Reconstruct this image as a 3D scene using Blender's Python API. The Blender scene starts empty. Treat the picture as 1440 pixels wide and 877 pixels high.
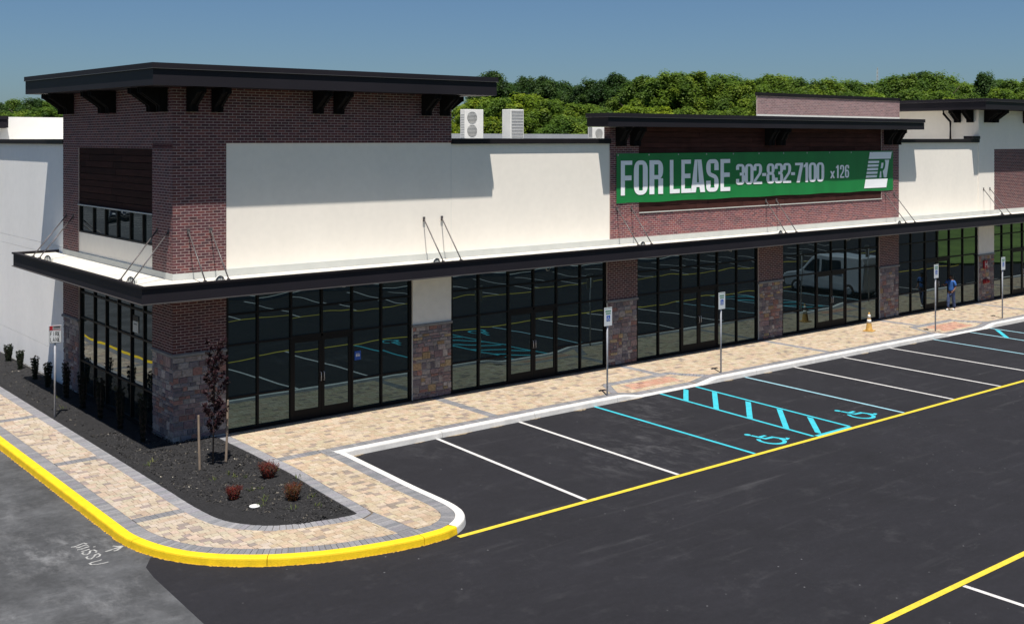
import bpy, math, random
import numpy as np
from mathutils import Vector, Matrix
S = bpy.context.scene
C = S.collection
R = random.Random(7)
rad = math.radians

# ------------------------------------------------------------------ camera
YAW = math.atan2(1950, 1580.)
CAM = Vector((-11.4265, -27.9756, 7.95))
cd = bpy.data.cameras.new('camera'); cam = bpy.data.objects.new('camera', cd); C.objects.link(cam)
cam.location = CAM; cam.rotation_euler = (rad(90), 0, -(rad(90) - YAW))
cd.sensor_width = 36; cd.lens = 1580 / 1440 * 36; cd.shift_y = -0.1677
cd.clip_start = .1; cd.clip_end = 5000
S.camera = cam
S.render.resolution_x = 1024; S.render.resolution_y = 623
# ------------------------------------------------------------------ light
SUN = Vector((-.44, -.75, 2.7)).normalized()
w = bpy.data.worlds.new('World'); S.world = w; w.use_nodes = True
nt = w.node_tree; bg = nt.nodes['Background']
sky = nt.nodes.new('ShaderNodeTexSky'); sky.sky_type = 'NISHITA'; sky.sun_disc = False
sky.sun_elevation = math.asin(SUN.z); sky.sun_rotation = math.atan2(SUN.x, SUN.y)
sky.air_density = 1.0; sky.dust_density = 1.3; sky.ozone_density = 3.0; sky.altitude = 600
tint = nt.nodes.new('ShaderNodeMix'); tint.data_type = 'RGBA'; tint.blend_type = 'MULTIPLY'
tint.inputs[0].default_value = 1; tint.inputs[7].default_value = (.435, .55, .66, 1)
nt.links.new(sky.outputs[0], tint.inputs[6]); nt.links.new(tint.outputs[2], bg.inputs[0])
bg.inputs[1].default_value = 0.066
sl = bpy.data.lights.new('sun', 'SUN'); sl.energy = 4.5; sl.angle = rad(.53); sl.color = (1, .95, .88)
so = bpy.data.objects.new('sun', sl); C.objects.link(so)
so.rotation_euler = (-SUN).to_track_quat('-Z', 'Y').to_euler(); so.location = (0, 0, 60)
S.view_settings.view_transform = 'Standard'; S.view_settings.look = 'None'
S.view_settings.exposure = 0.76; S.view_settings.gamma = 1
S.render.engine = 'CYCLES'

# ------------------------------------------------------------------ geometry helpers
eX = np.array([math.sin(YAW), math.cos(YAW)]); eY = np.array([-math.cos(YAW), math.sin(YAW)])
def at(px, depth):            # plan position of something seen in column px of the photo at a known distance
    r = (px - 720) / 1580. * depth
    return CAM.x + r * eX[0] + depth * eX[1], CAM.y + r * eY[0] + depth * eY[1]
def dirn(px, py):
    r = (px - 720) / 1580.; return r * eX[0] + eX[1], r * eY[0] + eY[1], -(py - 197) / 1580.
def G(px, py, z=0.):
    v = dirn(px, py); t = (z - CAM.z) / v[2]; return CAM.x + t * v[0], CAM.y + t * v[1]
def FYp(px, py, Y):
    v = dirn(px, py); t = (Y - CAM.y) / v[1]; return CAM.x + t * v[0], CAM.z + t * v[2]

def link(o, parent=None):
    C.objects.link(o)
    if parent is not None: o.parent = parent
    return o
def tag(o, label=None, cat=None, group=None, kind=None):
    if label: o['label'] = label
    if cat: o['category'] = cat
    if group: o['group'] = group
    if kind: o['kind'] = kind
    return o
def empty(name, loc=(0, 0, 0), rz=0, label=None, cat=None, group=None, kind=None):
    o = bpy.data.objects.new(name, None); C.objects.link(o); o.location = loc; o.rotation_euler = (0, 0, rz)
    o.empty_display_size = .2
    return tag(o, label, cat, group, kind)

class MB:
    def __init__(s): s.v = []; s.f = []; s.c = []; s.smooth = []
    def add(s, vs, fs, col=None, smooth=False):
        n = len(s.v); s.v += [tuple(p) for p in vs]
        for f in fs:
            s.f.append(tuple(i + n for i in f)); s.c.append(col or (.5, .5, .5)); s.smooth.append(smooth)
        return s
    def box(s, x0, x1, y0, y1, z0, z1, col=None, M=None):
        v = [(x, y, z) for z in (z0, z1) for y in (y0, y1) for x in (x0, x1)]
        if M is not None: v = [tuple(M @ Vector(p)) for p in v]
        return s.add(v, [(0, 2, 3, 1), (4, 5, 7, 6), (0, 1, 5, 4), (2, 6, 7, 3), (0, 4, 6, 2), (1, 3, 7, 5)], col)
    def bbox(s, x0, x1, y0, y1, z0, z1, b=.01, col=None, M=None):   # chamfered box
        xs = (x0, x1); ys = (y0, y1); zs = (z0, z1); V = []; F = []
        idx = {}
        for i in (0, 1):
            for j in (0, 1):
                for k in (0, 1):
                    sx, sy, sz = 1 - 2 * i, 1 - 2 * j, 1 - 2 * k
                    x, y, z = xs[i], ys[j], zs[k]
                    idx[i, j, k, 0] = len(V); V.append((x, y + sy * b, z + sz * b))
                    idx[i, j, k, 1] = len(V); V.append((x + sx * b, y, z + sz * b))
                    idx[i, j, k, 2] = len(V); V.append((x + sx * b, y + sy * b, z))
                    t = (idx[i, j, k, 0], idx[i, j, k, 1], idx[i, j, k, 2]); F.append(t if (i + j + k) % 2 == 0 else t[::-1])
        for i in (0, 1):
            q = [idx[i, 0, 0, 0], idx[i, 1, 0, 0], idx[i, 1, 1, 0], idx[i, 0, 1, 0]]; F.append(q if i else q[::-1])
            q = [idx[0, i, 0, 1], idx[1, i, 0, 1], idx[1, i, 1, 1], idx[0, i, 1, 1]]; F.append(q[::-1] if i else q)
            q = [idx[0, 0, i, 2], idx[1, 0, i, 2], idx[1, 1, i, 2], idx[0, 1, i, 2]]; F.append(q if i else q[::-1])
        for i in (0, 1):
            for j in (0, 1):
                F.append((idx[i, j, 0, 0], idx[i, j, 1, 0], idx[i, j, 1, 1], idx[i, j, 0, 1]))
                F.append((idx[i, 0, j, 0], idx[i, 1, j, 0], idx[i, 1, j, 2], idx[i, 0, j, 2]))
                F.append((idx[0, i, j, 1], idx[1, i, j, 1], idx[1, i, j, 2], idx[0, i, j, 2]))
        if M is not None: V = [tuple(M @ Vector(p)) for p in V]
        return s.add(V, F, col)
    def prism(s, pts, h0, h1, axis='z', col=None, M=None):
        n = len(pts)
        def P(a, b, h):
            return {'z': (a, b, h), 'y': (a, h, b), 'x': (h, a, b)}[axis]
        v = [P(a, b, h0) for a, b in pts] + [P(a, b, h1) for a, b in pts]
        if M is not None: v = [tuple(M @ Vector(p)) for p in v]
        f = [tuple(range(n))[::-1], tuple(range(n, 2 * n))] + [(i, (i + 1) % n, n + (i + 1) % n, n + i) for i in range(n)]
        return s.add(v, f, col)
    def tube(s, pts, r, n=8, col=None, cap=True, smooth=True):
        pts = [Vector(p) for p in pts]; rs = r if isinstance(r, (list, tuple)) else [r] * len(pts)
        V = []; up = Vector((.13, .27, 1)).normalized()
        for i, p in enumerate(pts):
            d = (pts[min(i + 1, len(pts) - 1)] - pts[max(i - 1, 0)]).normalized()
            a = d.cross(up); a = a.normalized() if a.length > 1e-4 else d.cross(Vector((1, 0, 0))).normalized()
            b = d.cross(a)
            V += [tuple(p + (a * math.cos(t) + b * math.sin(t)) * rs[i]) for t in [2 * math.pi * k / n for k in range(n)]]
        F = [(i * n + k, i * n + (k + 1) % n, (i + 1) * n + (k + 1) % n, (i + 1) * n + k) for i in range(len(pts) - 1) for k in range(n)]
        if cap: F += [tuple(range(n))[::-1], tuple(range((len(pts) - 1) * n, len(pts) * n))]
        return s.add(V, F, col, smooth)
    def lathe(s, prof, n=16, M=None, col=None, smooth=True):
        V = [(r * math.cos(2 * math.pi * k / n), r * math.sin(2 * math.pi * k / n), z) for r, z in prof for k in range(n)]
        if M is not None: V = [tuple(M @ Vector(p)) for p in V]
        F = [(i * n + k, i * n + (k + 1) % n, (i + 1) * n + (k + 1) % n, (i + 1) * n + k) for i in range(len(prof) - 1) for k in range(n)]
        F += [tuple(range(n))[::-1], tuple(range((len(prof) - 1) * n, len(prof) * n))]
        return s.add(V, F, col, smooth)
    def mesh(s, name, mat=None):
        me = bpy.data.meshes.new(name); me.from_pydata(s.v, [], s.f)
        if mat: me.materials.append(mat)
        ca = me.color_attributes.new('Col', 'FLOAT_COLOR', 'CORNER')
        lens = np.array([len(f) for f in s.f]); cols = np.repeat(np.array([tuple(c) + (1,) for c in s.c], dtype=np.float32), lens, axis=0)
        ca.data.foreach_set('color', cols.ravel())
        me.polygons.foreach_set('use_smooth', s.smooth); me.update()
        return me
    def build(s, name, mat=None, parent=None, **k):
        o = bpy.data.objects.new(name, s.mesh(name, mat)); link(o, parent); tag(o, **k)
        return o
def copy_tree(o, parent=None):
    c = o.copy(); C.objects.link(c)
    if parent is not None: c.parent = parent
    for ch in list(o.children): copy_tree(ch, c)
    return c

# ------------------------------------------------------------------ materials
def mat(name, col=(.5, .5, .5), rough=.8, metal=0, src=None, noise=None, bump=None, ior=1.45, spec=.5, fine=None, wear=None):
    m = bpy.data.materials.new(name); m.use_nodes = True; n = m.node_tree.nodes; L = m.node_tree.links
    b = n['Principled BSDF']; b.inputs['Roughness'].default_value = rough; b.inputs['Metallic'].default_value = metal
    b.inputs['IOR'].default_value = ior; b.inputs['Specular IOR Level'].default_value = spec
    if src == 'object':
        oi = n.new('ShaderNodeObjectInfo'); out = oi.outputs['Color']
    elif src == 'attr':
        a = n.new('ShaderNodeAttribute'); a.attribute_name = 'Col'; out = a.outputs['Color']
    else:
        rgb = n.new('ShaderNodeRGB'); rgb.outputs[0].default_value = (*col, 1); out = rgb.outputs[0]
    g = n.new('ShaderNodeNewGeometry')
    for sc, amt, det, stretch in (noise or []):
        mp = n.new('ShaderNodeMapping'); mp.inputs['Scale'].default_value = stretch or (1, 1, 1); L.new(g.outputs['Position'], mp.inputs[0])
        nz = n.new('ShaderNodeTexNoise'); nz.inputs['Scale'].default_value = sc; nz.inputs['Detail'].default_value = det
        L.new(mp.outputs[0], nz.inputs['Vector'])
        mr = n.new('ShaderNodeMapRange'); mr.inputs[1].default_value = .3; mr.inputs[2].default_value = .7
        mr.inputs[3].default_value = 1 - amt; mr.inputs[4].default_value = 1 + amt; L.new(nz.outputs[0], mr.inputs[0])
        mx = n.new('ShaderNodeMix'); mx.data_type = 'RGBA'; mx.blend_type = 'MULTIPLY'; mx.inputs[0].default_value = 1
        L.new(out, mx.inputs[6]); L.new(mr.outputs[0], mx.inputs[7]); out = mx.outputs[2]
    if wear:
        nz = n.new('ShaderNodeTexNoise'); nz.inputs['Scale'].default_value = wear[0]; nz.inputs['Detail'].default_value = 9; nz.inputs['Roughness'].default_value = .72; L.new(g.outputs['Position'], nz.inputs['Vector'])
        mr = n.new('ShaderNodeMapRange'); mr.inputs[1].default_value = wear[1]; mr.inputs[2].default_value = wear[1] + .07; L.new(nz.outputs[0], mr.inputs[0])
        mx = n.new('ShaderNodeMix'); mx.data_type = 'RGBA'; L.new(mr.outputs[0], mx.inputs[0]); L.new(out, mx.inputs[6]); mx.inputs[7].default_value = (*wear[2], 1); out = mx.outputs[2]
    L.new(out, b.inputs['Base Color'])
    if bump:
        nz = n.new('ShaderNodeTexNoise'); nz.inputs['Scale'].default_value = bump[0]; nz.inputs['Detail'].default_value = 4
        L.new(g.outputs['Position'], nz.inputs['Vector'])
        bp = n.new('ShaderNodeBump'); bp.inputs['Distance'].default_value = bump[1]; bp.inputs['Strength'].default_value = 1
        L.new(nz.outputs[0], bp.inputs['Height']); L.new(bp.outputs[0], b.inputs['Normal'])
    return m
M = {}
M['brick_o'] = mat('brick_object', src='object', rough=.85, noise=[(40, .2, 3, None)], bump=(60, .004))
M['brick_a'] = mat('brick_field', src='attr', rough=.85, noise=[(40, .2, 3, None)], bump=(60, .004))
M['mortar'] = mat('mortar', (.42, .335, .31), .95, noise=[(3, .12, 4, None)])
M['stone_o'] = mat('stone_object', src='object', rough=.9, noise=[(14, .3, 5, None)], bump=(22, .02))
M['stone_a'] = mat('stone_field', src='attr', rough=.9, noise=[(14, .3, 5, None)], bump=(22, .02))
M['stone_mortar'] = mat('stone_mortar', (.30, .27, .245), .95, noise=[(8, .2, 4, None)])
M['cap'] = mat('stone_cap', (.20, .195, .19), .85, noise=[(6, .15, 4, None)], bump=(50, .003))
M['stucco'] = mat('stucco_cream', (.86, .80, .715), .92, noise=[(.8, .025, 4, (1, 1, .4)), (5, .02, 4, None)], bump=(90, .0015))
M['stucco_w'] = mat('stucco_white', (.90, .88, .85), .92, noise=[(.6, .03, 4, (1, 1, .3)), (4, .02, 4, None)], bump=(90, .0015))
M['stucco_pier'] = mat('stucco_grey', (.74, .72, .66), .92, noise=[(4, .04, 4, None)], bump=(90, .0015))
M['dark'] = mat('dark_bronze_metal', (.012, .010, .012), .55, noise=[(1.2, .12, 3, None)], spec=.2)
M['fascia'] = mat('charcoal_fascia', (.0165, .0145, .019), .6, noise=[(.7, .12, 3, None)], spec=.2)
M['lip'] = mat('drip_edge_metal', (.13, .12, .12), .4, .6)
M['bracket'] = mat('stained_timber', (.008, .007, .007), .9, spec=.1, noise=[(20, .3, 3, (1, 1, .2))])
M['plank'] = mat('plank_wood', src='object', rough=.85, spec=.15, noise=[(9, .3, 5, (.12, .12, 1.6)), (2, .15, 3, None)])
M['frame'] = mat('window_frame', (.006, .0055, .006), .5, spec=.2)
M['white_roof'] = mat('roof_membrane', (.52, .50, .45), .8, noise=[(1.2, .09, 5, None), (6, .05, 4, None)])
M['flash'] = mat('grey_flashing', (.53, .54, .51), .6, noise=[(2, .06, 4, None)])
M['grey_wall'] = mat('grey_parapet', (.22, .235, .26), .8, noise=[(1, .1, 3, None)])
M['paver_a'] = mat('paver_field', src='attr', rough=.9, noise=[(25, .16, 4, None), (.7, .08, 4, None)], bump=(70, .003))
M['paver_o'] = mat('paver_object', src='object', rough=.9, noise=[(25, .16, 4, None), (.7, .08, 4, None)], bump=(70, .003))
M['joint'] = mat('joint_sand', (.11, .085, .06), .95, noise=[(6, .25, 4, None)])
M['concrete'] = mat('white_concrete', (.52, .51, .49), .85, wear=(4, .66, (.28, .25, .21)), noise=[(3, .1, 5, None), (20, .06, 4, None)], bump=(40, .003))
M['yellow'] = mat('yellow_paint', (.66, .44, .003), .75, noise=[(4, .10, 5, None), (30, .08, 3, None)], wear=(5, .66, (.30, .24, .10)), bump=(40, .003))
M['white_paint'] = mat('white_paint', (.48, .47, .46), .7, wear=(9, .62, (.06, .06, .055)), noise=[(5, .1, 5, None), (35, .12, 3, None)])
M['cyan_paint'] = mat('cyan_paint', (.03, .36, .44), .7, wear=(9, .62, (.06, .06, .055)), noise=[(5, .12, 5, None), (35, .1, 3, None)])
M['pale_paint'] = mat('pale_blue_paint', (.22, .40, .47), .7, wear=(9, .62, (.06, .06, .055)), noise=[(5, .12, 5, None), (35, .1, 3, None)])
M['yline'] = mat('yellow_line_paint', (.52, .40, .028), .7, wear=(9, .62, (.06, .06, .055)), noise=[(5, .1, 5, None), (35, .1, 3, None)])
M['steel'] = mat('galvanised_steel', (.42, .43, .46), .45, .35, noise=[(15, .1, 3, None)])
M['rod'] = mat('rod_steel', (.10, .09, .09), .45, .3)
M['signwhite'] = mat('sign_white', (.52, .54, .56), .5)
M['signblue'] = mat('sign_blue', (.01, .07, .34), .5)
M['signgreen'] = mat('sign_green', (.02, .16, .08), .5)
M['signred'] = mat('sign_red', (.28, .012, .02), .5)
M['black'] = mat('black', (.012, .012, .012), .6)
M['rubber'] = mat('rubber', (.015, .015, .016), .85)
M['white_metal'] = mat('white_metal', (.62, .62, .60), .5, noise=[(3, .04, 3, None)])
M['grille'] = mat('grille_grey', (.16, .17, .17), .6)
M['coil'] = mat('coil_grey', (.25, .26, .27), .6, noise=[(12, .12, 2, None)])
M['banner'] = mat('banner_green', (.008, .20, .045), .55, noise=[(1.4, .1, 3, (1, 1, .3))])
M['letter'] = mat('banner_letter', (.95, .96, .97), .6)
M['cone'] = mat('cone_orange', (.46, .27, .07), .6, noise=[(9, .15, 3, None)])
M['bark'] = mat('bark', (.07, .05, .038), .9, noise=[(12, .3, 4, (1, 1, .3))], bump=(20, .02))
M['stake'] = mat('stake_wood', (.25, .19, .14), .9, noise=[(30, .2, 4, (1, 1, .2))])
M['skin'] = mat('skin', (.12, .055, .035), .6)
M['shirt'] = mat('shirt_blue', (.025, .10, .32), .85, noise=[(12, .15, 3, None)])
M['jeans'] = mat('jeans', (.045, .07, .16), .9, noise=[(9, .35, 3, None)])
M['hair'] = mat('hair', (.006, .005, .005), .6)
M['car_white'] = mat('car_white', (.46, .48, .52), .25)
M['car_black'] = mat('car_black', (.01, .01, .012), .2)
M['car_glass'] = mat('car_glass', (.008, .009, .011), .05)
M['grass'] = mat('lawn', (.10, .15, .03), .95, noise=[(.3, .25, 5, None), (6, .3, 3, None)])

def glass_mat():
    m = bpy.data.materials.new('window_glass'); m.use_nodes = True; n = m.node_tree.nodes; L = m.node_tree.links
    b = n['Principled BSDF']; b.inputs['Base Color'].default_value = (.0085, .0125, .012, 1)
    b.inputs['Roughness'].default_value = .0; b.inputs['IOR'].default_value = 2.15
    b.inputs['Specular Tint'].default_value = (.58, .84, .92, 1)
    oi = n.new('ShaderNodeObjectInfo'); g = n.new('ShaderNodeNewGeometry')
    ad = n.new('ShaderNodeVectorMath'); ad.operation = 'ADD'
    sc = n.new('ShaderNodeVectorMath'); sc.operation = 'SCALE'; sc.inputs[0].default_value = (7, 5, 3); L.new(oi.outputs['Random'], sc.inputs['Scale'])
    L.new(g.outputs['Position'], ad.inputs[0]); L.new(sc.outputs[0], ad.inputs[1])
    nz = n.new('ShaderNodeTexNoise'); nz.inputs['Scale'].default_value = .8; nz.inputs['Detail'].default_value = .5
    L.new(ad.outputs[0], nz.inputs['Vector'])
    bp = n.new('ShaderNodeBump'); bp.inputs['Distance'].default_value = .0052; bp.inputs['Strength'].default_value = 1
    L.new(nz.outputs[0], bp.inputs['Height']); L.new(bp.outputs[0], b.inputs['Normal'])
    return m
M['glass'] = glass_mat()

def asphalt_mat(name, base, streak, dust, patch=0., speck=.5, aggr=.15, spots=()):
    m = bpy.data.materials.new(name); m.use_nodes = True; n = m.node_tree.nodes; L = m.node_tree.links
    b = n['Principled BSDF']; b.inputs['Roughness'].default_value = .93; b.inputs['Specular IOR Level'].default_value = .25
    g = n.new('ShaderNodeNewGeometry')
    def noise(scale, det, stretch=(1, 1, 1), rot=0, rough=.55):
        mp = n.new('ShaderNodeMapping'); mp.inputs['Scale'].default_value = stretch; mp.inputs['Rotation'].default_value = (0, 0, rot)
        L.new(g.outputs['Position'], mp.inputs[0])
        z = n.new('ShaderNodeTexNoise'); z.inputs['Scale'].default_value = scale; z.inputs['Detail'].default_value = det; z.inputs['Roughness'].default_value = rough
        L.new(mp.outputs[0], z.inputs['Vector']); return z.outputs[0]
    def rng(x, a, bb, c, d):
        r = n.new('ShaderNodeMapRange'); r.inputs[1].default_value = a; r.inputs[2].default_value = bb; r.inputs[3].default_value = c; r.inputs[4].default_value = d
        L.new(x, r.inputs[0]); return r.outputs[0]
    def mul(a, bb):
        q = n.new('ShaderNodeMath'); q.operation = 'MULTIPLY'; L.new(a, q.inputs[0]); L.new(bb, q.inputs[1]); return q.outputs[0]
    def add(a, bb):
        q = n.new('ShaderNodeMath'); q.operation = 'ADD'; L.new(a, q.inputs[0]); L.new(bb, q.inputs[1]); return q.outputs[0]
    v = mul(rng(noise(.35, 6), .3, .7, .88, 1.13), rng(noise(1.7, 8, (.5, 1.2, 1), .4, .7), .3, .7, .87, 1.15))
    v = mul(v, rng(noise(120, 2), .3, .7, 1 - aggr, 1 + aggr))
    v = mul(v, rng(noise(9, 5), .3, .7, .9, 1.1))
    if patch: v = mul(v, rng(noise(.8, 7, rough=.7), .42, .62, 1 - patch, 1 + patch))
    st = mul(rng(noise(1.6, 6, (.16, 2.2, 1), .06), .56, .78, 0, streak), rng(noise(.22, 3), .45, .62, 0, 1))
    st2 = mul(rng(noise(2.2, 7, (.35, 1.6, 1), .9, .7), .58, .8, 0, streak), rng(noise(.3, 3, (1, 1, 1), 2), .5, .66, 0, 1))
    ds = mul(rng(noise(1.1, 8, rough=.75), .55, .8, 0, dust), rng(noise(26, 3), .3, .7, .5, 1.3))
    vo = n.new('ShaderNodeTexVoronoi'); vo.inputs['Scale'].default_value = 4.6; L.new(g.outputs['Position'], vo.inputs['Vector'])
    cr = n.new('ShaderNodeSeparateColor'); L.new(vo.outputs['Color'], cr.inputs[0])
    sp = mul(rng(vo.outputs['Distance'], .03, .10, speck, 0), rng(cr.outputs[0], .80, .90, 0, 1.2))
    ex = add(add(add(st, st2), ds), sp)
    for (mx_, my_, mr_, ma_) in spots:
        dv = n.new('ShaderNodeVectorMath'); dv.operation = 'DISTANCE'; dv.inputs[1].default_value = (mx_, my_, 0); L.new(g.outputs['Position'], dv.inputs[0])
        ex = add(ex, mul(rng(dv.outputs['Value'], mr_ * .2, mr_, ma_, 0), rng(noise(2.4, 9, (1, .45, 1), .7, .75), .48, .72, 0, 1)))
    c1 = n.new('ShaderNodeVectorMath'); c1.operation = 'SCALE'; c1.inputs[0].default_value = base; L.new(v, c1.inputs['Scale'])
    c2 = n.new('ShaderNodeVectorMath'); c2.operation = 'SCALE'; c2.inputs[0].default_value = (.20, .20, .205); L.new(ex, c2.inputs['Scale'])
    c3 = n.new('ShaderNodeVectorMath'); c3.operation = 'ADD'; L.new(c1.outputs[0], c3.inputs[0]); L.new(c2.outputs[0], c3.inputs[1])
    L.new(c3.outputs[0], b.inputs['Base Color'])
    bp = n.new('ShaderNodeBump'); bp.inputs['Distance'].default_value = .004; L.new(noise(90, 3), bp.inputs['Height']); L.new(bp.outputs[0], b.inputs['Normal'])
    return m
M['asphalt'] = asphalt_mat('new_asphalt', (.0118, .0116, .0148), .12, .10, spots=((9.6, -7.6, 2.6, .22), (11.8, -5.5, 1.8, .14), (5.0, -4.6, 1.5, .12), (7.6, -8.4, 1.6, .1), (13.2, -4.1, 1.4, .2), (2.5, -20, 4, .1)))
M['old'] = asphalt_mat('old_asphalt', (.056, .058, .062), .24, .30, patch=.24, spots=((-4.6, -5.6, 1.9, .5), (-5.6, -2.5, 2.2, .3), (-4.4, -8.4, 1.6, .3), (-7, -9, 3, .2)), speck=.3, aggr=.2)

def leaf_mat(name, trans=.5, rough=.6, objvar=True):
    m = bpy.data.materials.new(name); m.use_nodes = True; n = m.node_tree.nodes; L = m.node_tree.links
    b = n['Principled BSDF']; b.inputs['Roughness'].default_value = rough; b.inputs['Specular IOR Level'].default_value = .25
    a = n.new('ShaderNodeAttribute'); a.attribute_name = 'Col'; out = a.outputs['Color']
    if objvar:
        oi = n.new('ShaderNodeObjectInfo'); mx = n.new('ShaderNodeMix'); mx.data_type = 'RGBA'; mx.blend_type = 'MULTIPLY'; mx.inputs[0].default_value = 1
        L.new(out, mx.inputs[6]); L.new(oi.outputs['Color'], mx.inputs[7]); out = mx.outputs[2]
    L.new(out, b.inputs['Base Color'])
    tr = n.new('ShaderNodeBsdfTranslucent'); L.new(out, tr.inputs[0]); ms = n.new('ShaderNodeMixShader'); ms.inputs[0].default_value = trans
    L.new(b.outputs[0], ms.inputs[1]); L.new(tr.outputs[0], ms.inputs[2]); L.new(ms.outputs[0], n['Material Output'].inputs[0])
    return m
M['leaf'] = leaf_mat('leaf')

# ------------------------------------------------------------------ unit piece shared by bricks and stones
def unit_piece(name, m, b=(.03, .08), lump=0., seed=0):
    rr = random.Random(seed); bu, bv = b
    def j(): return rr.uniform(-lump, lump)
    v = [(0, 0, 0), (1, 0, 0), (1, 0, 1), (0, 0, 1)]
    v = [(x + j() * .3, y, z + j() * .3) for x, y, z in v]
    v += [(bu + j(), -1, bv + j()), (1 - bu + j(), -1, bv + j()), (1 - bu + j(), -1, 1 - bv + j()), (bu + j(), -1, 1 - bv + j())]
    f = [(4, 5, 6, 7), (0, 1, 5, 4), (1, 2, 6, 5), (2, 3, 7, 6), (3, 0, 4, 7)]
    me = bpy.data.meshes.new(name); me.from_pydata(v, [], f); me.materials.append(m); me.update(); return me
FR = Matrix.Identity(3)                                    # front: u=X, out=-Y
SD = Matrix(((0, 1, 0), (-1, 0, 0), (0, 0, 1)))            # side: u=-Y ... out=-X   (unit x -> -Y, unit y -> +X)
class Pieces:
    """collects wall pieces; the largest in view become objects, the rest one stuff mesh"""
    def __init__(s): s.p = []
    def add(s, face, u, z, du, dz, off, proud, col, prio=0):
        # face 'f': plane y=off, spans X u..u+du ; face 's': plane x=off, spans Y u..u+du
        c = Vector((u + du / 2, off, z + dz / 2)) if face == 'f' else Vector((off, u + du / 2, z + dz / 2))
        s.p.append(((c - CAM).length + prio, face, u, z, du, dz, off, proud, col, s.par))
    def build(s, name, field, mo, ma, limit=300, b=(.03, .08), lump=0.):
        s.p.sort(key=lambda q: q[0])
        units = [unit_piece(name, mo, b, lump, k) for k in range(4 if lump else 1)]
        for i, (d, face, u, z, du, dz, off, pr, col, par) in enumerate(s.p[:limit]):
            o = bpy.data.objects.new(name, units[i % len(units)]); link(o, par)
            if face == 'f': o.location = (u, off, z)
            else: o.location = (off, u + du, z); o.rotation_euler = (0, 0, rad(-90))
            o.scale = (du, pr, dz); o.color = (*col, 1)
        groups = {}
        for (d, face, u, z, du, dz, off, pr, col, par) in s.p[limit:]:
            mb = groups.setdefault(par, MB())
            j = (lambda: R.uniform(-lump, lump)) if lump else (lambda: 0)
            bu, bv = b
            q = [(0, 0, 0), (1, 0, 0), (1, 0, 1), (0, 0, 1), (bu + j(), -1, bv + j()), (1 - bu + j(), -1, bv + j()), (1 - bu + j(), -1, 1 - bv + j()), (bu + j(), -1, 1 - bv + j())]
            if face == 'f': V = [(u + x * du, off + y * pr, z + k * dz) for x, y, k in q]
            else: V = [(off + y * pr, u + du - x * du, z + k * dz) for x, y, k in q]
            mb.add(V, [(4, 5, 6, 7), (0, 1, 5, 4), (1, 2, 6, 5), (2, 3, 7, 6), (3, 0, 4, 7)], col)
        for par, mb in groups.items(): mb.build(field, ma, par, kind='stuff')

BC = [(.118, .036, .038), (.094, .030, .036), (.138, .044, .042), (.104, .033, .038), (.074, .027, .033)]
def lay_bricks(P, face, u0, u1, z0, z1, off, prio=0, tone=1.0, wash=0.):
    ch, bl, g = .0735, .221, .0125
    k = math.floor(z0 / ch)
    while k * ch < z1 - .015:
        za_, zb_ = max(k * ch + g / 2, z0 + .002), min((k + 1) * ch - g / 2, z1)
        if zb_ - za_ < .015: k += 1; continue
        u = math.floor(u0 / bl) * bl - (bl / 2 if k % 2 else 0)
        while u < u1:
            a, b = max(u, u0), min(u + bl - g, u1)
            if b - a > .03:
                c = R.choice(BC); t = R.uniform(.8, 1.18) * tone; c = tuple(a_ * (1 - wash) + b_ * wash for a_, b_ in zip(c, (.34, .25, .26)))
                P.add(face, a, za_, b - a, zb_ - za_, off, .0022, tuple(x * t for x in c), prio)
            u += bl
        k += 1
SC = [(.20, .145, .145), (.245, .175, .165), (.17, .15, .16), (.30, .25, .23), (.14, .12, .13), (.26, .235, .22), (.26, .14, .115), (.18, .125, .13), (.36, .31, .28), (.22, .185, .19)]
def lay_stones(P, face, u0, u1, z0, z1, off, tan=.08, prio=0):
    z = z0
    while z < z1 - .02:
        h = R.choice((.09, .12, .16, .22)); 
        if z + h > z1 - .07: h = z1 - z
        u = u0
        while u < u1 - .02:
            l = R.uniform(.12, .36)
            if u + l > u1 - .12: l = u1 - u
            def one(zz, hh, uu, ll):
                c = R.choice(SC) if R.random() > tan else R.choice([(.34, .24, .13), (.36, .27, .16), (.28, .19, .11)])
                t = R.uniform(.8, 1.2); P.add(face, uu + .006, zz + .006, ll - .012, hh - .012, off, R.uniform(.012, .03), tuple(x * t for x in c), prio)
            if h >= .22 and R.random() < .45: one(z, h * .45, u, l); one(z + h * .45, h * .55, u, l)
            elif h >= .22 and l > .36 and R.random() < .4:
                one(z, h * .5, u, l * .45); one(z + h * .5, h * .5, u, l * .45); one(z, h, u + l * .45, l * .55)
            else: one(z, h, u, l)
            u += l
        z += h

# ================================================================== SETTING
gnd = MB(); gnd.add([(-1500, -1500, -.06), (1500, -1500, -.06), (1500, 1500, -.06), (-1500, 1500, -.06)], [(0, 1, 2, 3)])
gnd.build('ground', M['grass'], kind='structure')
bx = [(-3.30, -7.0), (-3.55, -7.42), (-3.62, -8.0), (-3.73, -10.44), (-4.6, -46)]
lot = MB()
lot.add([(x, y, 0) for x, y in [(95, -46), (95, -3.3), (60, -2.6), (2.4, -2.6), (-2.9, -6.9)] + bx], [tuple(range(10))[::-1]])
LOT = lot.build('parking_lot', M['asphalt'], kind='structure')
old = MB(); old.add([(x, y, 0) for x, y in [(-90, -46), (-4.6, -46)] + bx[::-1][1:] + [(-2.9, -6.9), (-2.9, 150), (-90, 150)]], [tuple(range(9))])
OLD = old.build('side_road', M['old'], kind='structure')
back = MB(); back.add([(-2.9, 22.5, 0.001), (70, 22.5, .001), (70, 60, .001), (-2.9, 60, .001)], [(0, 1, 2, 3)]); back.build('rear_drive', M['old'], kind='structure')

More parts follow.
